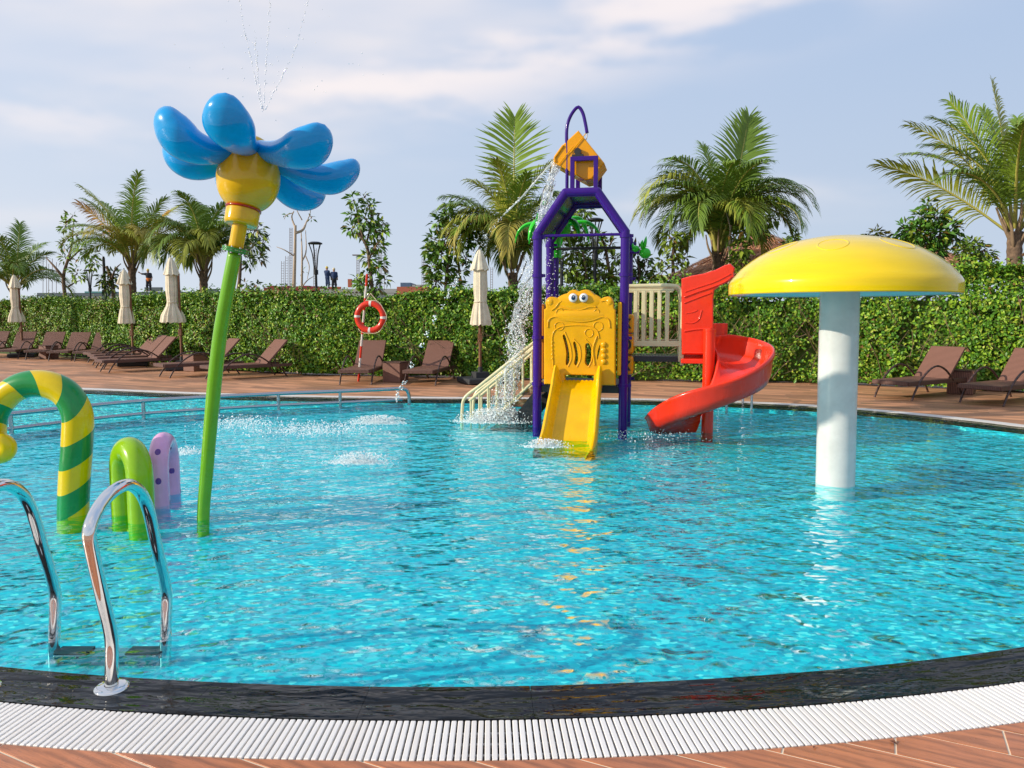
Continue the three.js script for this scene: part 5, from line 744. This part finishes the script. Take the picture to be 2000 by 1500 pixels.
    const m = sec.length; for (let i = 0; i < N; i++) for (let j = 0; j < m; j++) { const a = i * m + j, b = i * m + (j + 1) % m, c = a + m, d2 = b + m; idx.push(a, b, c, b, d2, c); }
    const g = new THREE.BufferGeometry(); g.setAttribute('position', new THREE.Float32BufferAttribute(pos, 3)); g.setAttribute('uv', new THREE.Float32BufferAttribute(uv, 2)); g.setIndex(idx); g.computeVertexNormals(); g.translate(-0.01, 0, 0.08); part('wave_slide', g, M.slideGold, t);
    part('slide_tread', merge(Array.from({ length: 30 }, (_, i) => box(0.03, 0.01, 0.05, -0.21 + (i % 8) * 0.058 + 0.02 * Math.floor(i / 8), FY - 0.035, -0.05 - 0.09 * Math.floor(i / 8)))), M.brownDeck, t);
    part('slide_floor', box(0.62, 0.02, 0.5, -0.01, FY - 0.052 + 0.01, -0.2), M.orange, t);
  }
  // stairs with cream rails on the left
  {
    const A = PG(912, 806), top = V(-hw - 0.02, FY - 0.05, -dp / 2), zn = -0.30, zf = -dp + 0.16, x0 = A.x + 0.16;
    for (const z of [zn, zf]) {
      const dx = 0.0; const hiA = V(x0 + dx, 0.28, z), hiB = V(-hw, FY + 0.56, z), loA = V(x0 + 0.40 + dx, 0.0, z), loB = V(-hw, FY + 0.06, z);
      const rail = part('stair_rail', merge([sweep([hiA.clone().setY(-0.4), hiA.clone().setY(0.16), hiA.clone().add(V(0.03, 0.03, 0)), hiA.clone().lerp(hiB, 0.25).add(V(0, 0.01, 0)), hiB], 0.022, 0.022, { n: 50, m: 10 }), bar(hiA.clone().add(V(0.1, 0.0, 0)), hiB.clone().add(V(0, -0.075, 0)), 0.02), bar(loA.clone().lerp(loB, -0.5), loB, 0.02)]), M.cream, t);
      for (let i = 1; i < 9; i++) { const u = i / 9, a = hiA.clone().lerp(hiB, u).add(V(0, -0.06, 0)), yb = lerp(-0.1, FY + 0.06, clamp((a.x - x0 - 0.28) / (-hw - x0 - 0.28), -0.25, 1)); part('baluster', bar(a, V(a.x, yb, z), 0.015), M.cream, rail); }
    }
    part('stringer', merge([zn, zf].map((z) => { const s = new THREE.Shape([[x0 + 0.3, -0.45], [x0 + 0.62, -0.45], [-hw, FY - 0.42], [-hw, FY - 0.06]].map(([x, y]) => new THREE.Vector2(x, y))), g = new THREE.ExtrudeGeometry(s, { depth: 0.03, bevelEnabled: false }); return g.translate(0, 0, z); })), M.black, t);
    for (let i = 0; i < 4; i++) { const u = (i + 0.6) / 4; part('step', box(0.28, 0.035, zn - zf - 0.02, lerp(x0 + 0.45, -hw - 0.08, u), lerp(-0.2, FY - 0.14, u), (zn + zf) / 2), M.brownDeck, t); }
  }
  // bridge on the right with a cream guard rail
  const zb = -0.62, bx1 = PD(1332, 690, 9.75).x, BY = 0.93;
  part('bridge_deck', merge([box(bx1 - hw + 0.06, 0.06, 0.66, (bx1 + hw) / 2, BY - 0.05, zb - 0.05), box(bx1 - hw, 0.07, 0.03, (bx1 + hw) / 2, BY - 0.05, zb + 0.29)]), M.black, t);
  part('bridge_grating', merge(Array.from({ length: 34 }, (_, i) => box(0.012, 0.008, 0.6, lerp(hw + 0.05, bx1 - 0.04, i / 33), BY - 0.012, zb - 0.03))), M.steel, t);
  for (const z of [zb + 0.30, zb - 0.38]) {
    const y1 = BY + 0.89, y0 = BY + 0.15, rl = part('guard_rail', merge([sweep([V(hw + 0.0, y1, z), V(bx1 - 0.14, y1, z), V(bx1 - 0.06, y1 - 0.02, z), V(bx1 - 0.03, y1 - 0.1, z), V(bx1 - 0.03, BY - 0.08, z)], 0.026, 0.026, { n: 40, m: 12 }), box(bx1 - hw + 0.0, 0.07, 0.045, (bx1 + hw) / 2, y0, z), box(bx1 - hw - 0.12, 0.028, 0.03, (bx1 + hw) / 2 - 0.06, y1 - 0.05, z), box(0.05, 0.26, 0.05, bx1 - 0.005, BY + 0.0, z, 0, 0, 0, 0.02)]), M.cream, t);
    for (let i = 0; i < 5; i++) part('baluster', box(0.052, y1 - y0 - 0.05, 0.03, lerp(hw + 0.13, bx1 - 0.20, i / 4), (y0 + y1) / 2 - 0.02, z, 0, 0, 0, 0.012), M.cream, rl);
  }
  // red spiral slide
  {
    const C0 = L(G(1381, 843)), cx = C0.x, cz = C0.z, S = part('spiral_slide', cyl(0.072, 0.072, 1.75, cx, 0.40, cz, 0, 0, 0, 32), M.red, t);
    // channel: heading a goes from the left (pi) round the back, the right and the front to the left again
    const N = 110, pos = [], uv = [], idx = [], sec = [[0.03, 0.20], [0.055, 0.22], [0.075, 0.18], [0.10, 0.06], [0.22, 0.0], [0.42, 0.0], [0.60, 0.03], [0.68, 0.12], [0.71, 0.26], [0.735, 0.335], [0.765, 0.335], [0.78, 0.29], [0.755, 0.24], [0.735, 0.06], [0.70, -0.04], [0.58, -0.075], [0.3, -0.06], [0.08, -0.04]], m = sec.length;
    for (let i = 0; i <= N; i++) {
      const u = i / N, a = Math.PI / 2 - u * rad(264), y = lerp(BY - 0.05, 0.03, Math.pow(u, 1.55));
      for (const [r0, h] of sec) { const rr = 0.06 + r0 * 0.92; let x = cx + Math.cos(a) * rr, z = cz - Math.sin(a) * rr; const hh = h > 0.15 ? h * lerp(0.85, 1, smooth(u, 0, 0.1)) * (1 - 0.26 * smooth(u, 0.35, 0.62)) * (1 - 0.42 * smooth(u, 0.75, 1)) : h; pos.push(x, y + hh, z); uv.push(u * 4, r0); }
    }
    for (let i = 0; i < N; i++) for (let j = 0; j < m; j++) { const a = i * m + j, b = i * m + (j + 1) % m; idx.push(a, a + m, b, b, a + m, b + m); }
    const g = new THREE.BufferGeometry(); g.setAttribute('position', new THREE.Float32BufferAttribute(pos, 3)); g.setAttribute('uv', new THREE.Float32BufferAttribute(uv, 2)); g.setIndex(idx); g.computeVertexNormals(); part('chute', g, M.red, S);
    // entrance hood on the bridge side
    const hp = (x, y) => { const q = PD(x, y, 9.5); return new THREE.Vector2(q.x, q.y); };
    const s = new THREE.Shape([[1334, 690], [1334, 546], [1352, 541], [1375, 537], [1398, 530], [1416, 521], [1425, 519], [1431, 525], [1429, 533], [1430, 541], [1420, 549], [1404, 556], [1392, 566], [1390, 583], [1390, 690]].map((q) => hp(...q)));
    const hood = new THREE.ExtrudeGeometry(s, { depth: 0.10, bevelEnabled: true, bevelThickness: 0.03, bevelSize: 0.018, bevelSegments: 4 }); const zh = PD(1360, 600, 9.5).z; hood.translate(0, 0, zh - 0.09); const hd = part('entrance_hood', hood, M.red, S);
    const hl = (list, rr) => part('rib', sweep(list.map(([x, y]) => { const q = hp(x, y); return V(q.x, q.y, zh + 0.04); }), rr, rr, { n: 30, m: 10 }), M.red, S);
    hl([[1336, 580], [1360, 571], [1390, 561], [1412, 552], [1426, 543]], 0.016); hl([[1338, 570], [1365, 561], [1395, 551], [1425, 536]], 0.010); hl([[1336, 592], [1356, 584], [1388, 572]], 0.012); hl([[1336, 647], [1360, 643], [1388, 642]], 0.014); hl([[1338, 630], [1352, 631], [1364, 624], [1370, 606]], 0.009); hl([[1340, 612], [1352, 610], [1362, 606]], 0.008); hl([[1337, 689], [1360, 689], [1388, 689]], 0.014);
    part('entrance_floor', merge([box(cx - bx1 + 0.04, 0.06, 0.66, (cx + bx1) / 2, BY - 0.06, cz - 0.42, 0, 0, 0, 0.01), box(cx - bx1 + 0.3, 0.5, 0.04, (cx + bx1) / 2 + 0.13, BY + 0.16, cz - 0.80, 0, 0, 0, 0.015)]), M.red, S);
    part('chute_lip', merge([sweep([0, 1, 2, 3, 4].map((k) => { const a = Math.PI / 2 - rad(264), rr = 0.06 + lerp(0.1, 0.72, k / 4) * 0.92; return V(cx + Math.cos(a) * rr, 0.10 + (k === 4 ? 0.10 : 0) + (k === 0 ? 0.05 : 0), cz - Math.sin(a) * rr); }), 0.03, 0.03, { n: 20, m: 10 })]), M.redDark, S);
    part('seam', cyl(0.078, 0.078, 0.03, cx, 1.262, cz, 0, 0, 0, 32), M.red, S);
  }
  // green plastic palm on a post behind, and the green flower squirter on the right
  {
    const P = L(D(1083, 700, 10.9)), x = P.x, z = P.z, y1 = PD(1083, 497, 10.9).y; part('post', cyl(r, r, y1 + 0.5, x, y1 / 2 - 0.25, z, 0, 0, 0, 28), M.purple, t);
    const top = part('palm_top', merge([cyl(0.098, 0.085, 0.22, x, y1 + 0.06, z, 0, 0, 0, 28), cyl(0.085, 0.095, 0.14, x, y1 + 0.24, z, 0, 0, 0, 28), new THREE.SphereGeometry(0.13, 24, 16).translate(x + 0.1, y1 + 0.36, z)]), M.palmGreen, t);
    for (const [a, e, ln] of [[-4, 0.42, 0.62], [30, 0.75, 0.5], [176, 0.42, 0.62], [150, 0.7, 0.52], [-45, 0.45, 0.5], [225, 0.5, 0.5], [90, 0.9, 0.45], [-90, 0.6, 0.4]]) { const c = Math.cos(rad(a)), s = -Math.sin(rad(a)), q = (l, h) => V(x + 0.03 + c * l, y1 + 0.34 + h, z + s * l); part('palm_leaf', sweep([q(0.02, 0), q(ln * 0.35, e * 0.22), q(ln * 0.7, e * 0.24), q(ln * 0.92, e * 0.02), q(ln * 1.02, -0.16)], (u) => 0.055 * Math.sin(Math.PI * (0.12 + 0.86 * u)) + 0.006, (u) => 0.028 * Math.sin(Math.PI * (0.15 + 0.84 * u)) + 0.004, { n: 28, m: 12, up: V(0, 1, 0) }), M.palmGreen, top); }
    const Q = PD(1256, 492, 10.3), arm = part('squirter_arm', merge([bar(V(hw, Q.y, -dp), V(hw + 0.02, Q.y, Q.z), 0.03), bar(V(hw, Q.y, Q.z), V(Q.x - 0.05, Q.y, Q.z), 0.025)]), M.purple, t);
    const bud = part('squirter', merge([new THREE.SphereGeometry(0.075, 24, 16).translate(Q.x + 0.03, Q.y - 0.02, Q.z), new THREE.SphereGeometry(0.05, 20, 14).translate(Q.x - 0.10, Q.y + 0.04, Q.z)]), M.palmGreen, arm);
    for (const [dx, dy] of [[0.03, 0.21], [-0.02, 0.16], [-0.15, 0.12]]) part('squirter_leaf', sweep([V(Q.x + dx * 0.3, Q.y + 0.03, Q.z), V(Q.x + dx * 0.9, Q.y + dy * 0.6, Q.z + 0.02), V(Q.x + dx + 0.01, Q.y + dy, Q.z)], (u) => 0.045 * Math.sin(Math.PI * (0.15 + 0.8 * u)), (u) => 0.025 * Math.sin(Math.PI * (0.15 + 0.8 * u)), { n: 12, m: 10 }), M.palmGreen, arm);
  }
}
// ------------------------------------------------------------------ small things on the deck
{
  const brown = new THREE.MeshStandardMaterial({ color: C(0.16, 0.06, 0.03), roughness: 0.8, side: THREE.DoubleSide }), g = leafGeo(0.03, 0.016, 0.4);
  for (const [px, py, a, l] of [[1737, 1447, 0.6, 'small dry brown leaf on the right foreground tiles'], [1588, 1462, 2.2, 'tiny dry leaf next to the grate on the right foreground tiles']]) { const m = tag(part('dry_leaf', g, brown), l, 'leaf'); m.position.copy(G(px, py)).setY(0.0015); m.rotation.y = a; m.scale.setScalar(a > 1 ? 0.6 : 1); }
}
// ------------------------------------------------------------------ moving water: streams, spray and splashes
{
  const clear = new THREE.MeshPhysicalMaterial({ color: C(1, 1, 1), transmission: 1, thickness: 0.02, ior: 1.33, roughness: 0.03 }), foam = new THREE.MeshPhysicalMaterial({ color: C(0.90, 0.93, 0.93), roughness: 0.35 }), film = new THREE.MeshPhysicalMaterial({ color: C(0.93, 0.96, 0.97), transmission: 0.7, thickness: 0, roughness: 0.28, ior: 1.33, bumpMap: wave_gel, bumpScale: 0.05 });
  const dg = new THREE.IcosahedronGeometry(1, 1);
  function drops(name, label, list) { const a = [[], []]; list.forEach((p, i) => a[i % 5 === 0 ? 1 : 0].push(p)); const g = thing(name, label, 'water spray'); g.userData.kind = 'stuff'; a.forEach((l, k) => { if (!l.length) return; const im = new THREE.InstancedMesh(dg, k ? clear : foam, l.length), m = new THREE.Matrix4(), R = mulberry(l.length + k), q = new THREE.Quaternion(); l.forEach(([p, s], i) => { q.setFromEuler(new THREE.Euler(R() * 6, R() * 6, R() * 6)); m.compose(p, q, V(s * (0.7 + 0.6 * R()), s * (0.7 + 0.9 * R()), s * (0.7 + 0.6 * R()))); im.setMatrixAt(i, m); }); im.name = k ? 'clear_drop' : 'drop'; im.userData.kind = 'stuff'; g.add(im); }); return g; }
  const R = mulberry(909), gauss = () => (R() + R() + R() + R() - 2) * 0.9;
  function splash(label, px, py, wx, wz, n, h, s = 0.007) { const c = G(px, py), l = []; for (let i = 0; i < n; i++) { const x = gauss() * wx, z = gauss() * wz, e = Math.max(0, 1 - (x / wx / 1.6) ** 2); l.push([c.clone().add(V(x, 0.002 + Math.pow(R(), 3) * h * (0.3 + e), z)), s * (0.45 + 0.9 * R() * R())]); } return drops('water_splash', label, l); }
  splash('white splash on the pool surface where the thin jet lands', 738, 827, 0.32, 0.11, 2600, 0.085, 0.0062);
  splash('wide low white splash left of centre in the pool', 702, 905, 0.25, 0.085, 2600, 0.085, 0.0054);
  splash('field of scattered droplets hitting the water right of the flower stem', 610, 842, 0.75, 0.5, 1500, 0.07, 0.0075);
  splash('scattered droplets hitting the water close beside the flower stem', 468, 828, 0.45, 0.5, 900, 0.07, 0.0075);
  splash('small white splash left of the flower stem behind the pink arch', 368, 886, 0.12, 0.1, 500, 0.06, 0.006);
  splash('broad white splash at the foot of the tower stairs', 972, 824, 0.42, 0.16, 9000, 0.15, 0.007);
  splash('low white splash at the foot of the yellow slide', 1064, 873, 0.20, 0.07, 1700, 0.07, 0.006);
  splash('sparse droplets on the water in front of the tower and red slide', 1240, 852, 0.7, 0.35, 400, 0.05, 0.006);
  // sheet pouring from the bucket
  {
    const d0 = 9.95, P = [[1091, 316], [1082, 334], [1074, 360], [1066, 392], [1057, 428], [1049, 466]].map(([x, y]) => D(x, y, d0)), t = thing('pouring_water', 'sheet of water pouring from the tilted orange bucket', 'water');
    const N = (u) => 0.030 + 0.016 * Math.sin(u * 14) + 0.012 * Math.sin(u * 33 + 1);
    part('sheet', sweep(P, (u) => 0.05 + 0.012 * Math.sin(u * 19) + 0.02 * u, N, { n: 80, m: 20, up: V(0, 0, 1) }), clear, t); part('strand', merge([-1, 0, 1].map((k) => sweep(P.map((p, i) => p.clone().add(V(k * 0.035 + 0.01 * Math.sin(i * 2 + k), 0, 0.04)), ), (u) => 0.012 + 0.007 * Math.sin(u * 40 + k * 2), undefined, { n: 80, m: 8 }))), film, t);
    const l = []; for (let i = 0; i < 500; i++) { const u = R(), k = Math.min(4, Math.floor(u * 5)), p = P[k].clone().lerp(P[k + 1], u * 5 - k); l.push([p.add(V(gauss() * 0.05, gauss() * 0.04, gauss() * 0.05 + 0.04)), 0.004 + 0.007 * R() * R()]); } drops('water_drops', 'droplets round the water sheet pouring from the bucket', l);
  }
  // broken fall behind the left post down to the stairs
  {
    const P = [[1036, 500, 26], [1030, 545, 22], [1022, 600, 30], [1008, 650, 34], [1008, 700, 30], [996, 740, 34], [985, 780, 40], [978, 808, 46]], t = thing('falling_water', 'broken curtain of water falling beside the left purple post onto the stairs', 'water'), strands = [], strands2 = [], dpt = 10.0, k = dpt / FOCAL;
    for (let j = 0; j < 26; j++) { const q = [], ph = R() * 6, a = Math.floor(R() * 5), b = a + 2 + Math.floor(R() * 2); for (let i = a; i <= Math.min(7, b); i++) for (let s = 0; s < 4; s++) { const [x, y, w] = P[i], [x2, y2] = P[Math.min(7, i + 1)]; const f = s / 4; q.push(D(lerp(x, x2, f), lerp(y, y2, f), dpt).add(V(w * k * 0.5 * Math.sin(ph + (i + f) * 2.6 + j) + gauss() * 0.03, gauss() * 0.03, gauss() * 0.12))); } (j % 2 ? strands : strands2).push(sweep(q, (u) => (0.008 + 0.007 * Math.sin(u * 31 + ph)) * Math.sin(Math.PI * (0.04 + 0.92 * u)), undefined, { n: 70, m: 7 })); }
    part('strand', merge(strands), clear, t); part('strand', merge(strands2), film, t);
    const l = []; for (let i = 0; i < 3000; i++) { const u = Math.pow(R(), 0.6) * 6.99, a = Math.floor(u), [x, y, w] = P[a], [x2, y2] = P[a + 1], f = u - a; l.push([D(lerp(x, x2, f) + gauss() * w * 0.62, lerp(y, y2, f) + gauss() * 16, dpt).add(V(0, 0, gauss() * 0.25)), 0.003 + 0.008 * R() * R()]); } 
    for (let i = 0; i < 500; i++) l.push([D(1058 + gauss() * 30, 590 + gauss() * 110, 9.9), 0.003 + 0.004 * R()]);
    drops('water_drops', 'cloud of droplets round the broken water curtain by the stairs', l);
  }
  // thin jet from the tower that arcs over to the left
  {
    const P = [[1103, 292], [1060, 338], [1020, 384], [985, 418], [930, 490], [885, 560], [858, 610], [832, 655], [806, 712], [782, 760], [768, 800]], l = [], t = thing('water_jet', 'thin water jet arcing from the tower bucket down to the left pool', 'water');
    const Q = P.map(([x, y], i) => D(x, y, 9.9 + 0.05 * i)); part('stream', sweep(Q.slice(0, 4), (u) => 0.014 - 0.004 * u + 0.003 * Math.sin(u * 50), undefined, { n: 50, m: 8 }), film, t);
    const cv = new THREE.CatmullRomCurve3(Q); for (let i = 0; i < 520; i++) { const u = R(), big = u > 0.5; if (!big && R() < 0.45) continue; if (big && noise3(u * 60, 1, 1) < 0.42) continue; l.push([cv.getPointAt(u).add(V(gauss() * (0.012 + 0.03 * u), gauss() * 0.03, gauss() * 0.03)), (big ? 0.004 + 0.009 * R() : 0.003 + 0.005 * R())]); } drops('water_drops', 'beads of water broken off the thin jet in front of the hedge', l);
  }
  // fine jets from the top of the flower
  {
    const l = [], z = 5.15, jets = [[[512, 218], [498, 150], [482, 80], [470, 20], [462, -30]], [[515, 216], [518, 150], [522, 90], [526, 30], [527, -30]], [[518, 214], [535, 180], [556, 140], [578, 90], [592, 40], [604, -20]], [[514, 216], [505, 160], [500, 100], [497, 60]]];
    for (const j of jets) { const cv = new THREE.CatmullRomCurve3(j.map(([x, y]) => D(x, y, z))); for (let i = 0; i < 90; i++) { const u = Math.pow(R(), 1.15); l.push([cv.getPointAt(u).add(V(gauss() * 0.012 * u, gauss() * 0.01, 0)), 0.0022 + 0.0022 * R()]); } }
    for (let i = 0; i < 60; i++) l.push([D(540 + gauss() * 150, 110 + gauss() * 110, z), 0.002 + 0.002 * R()]);
    drops('water_spray', 'fine water jets spraying up from the blue flower', l);
  }
}
renderer.render(scene, camera);
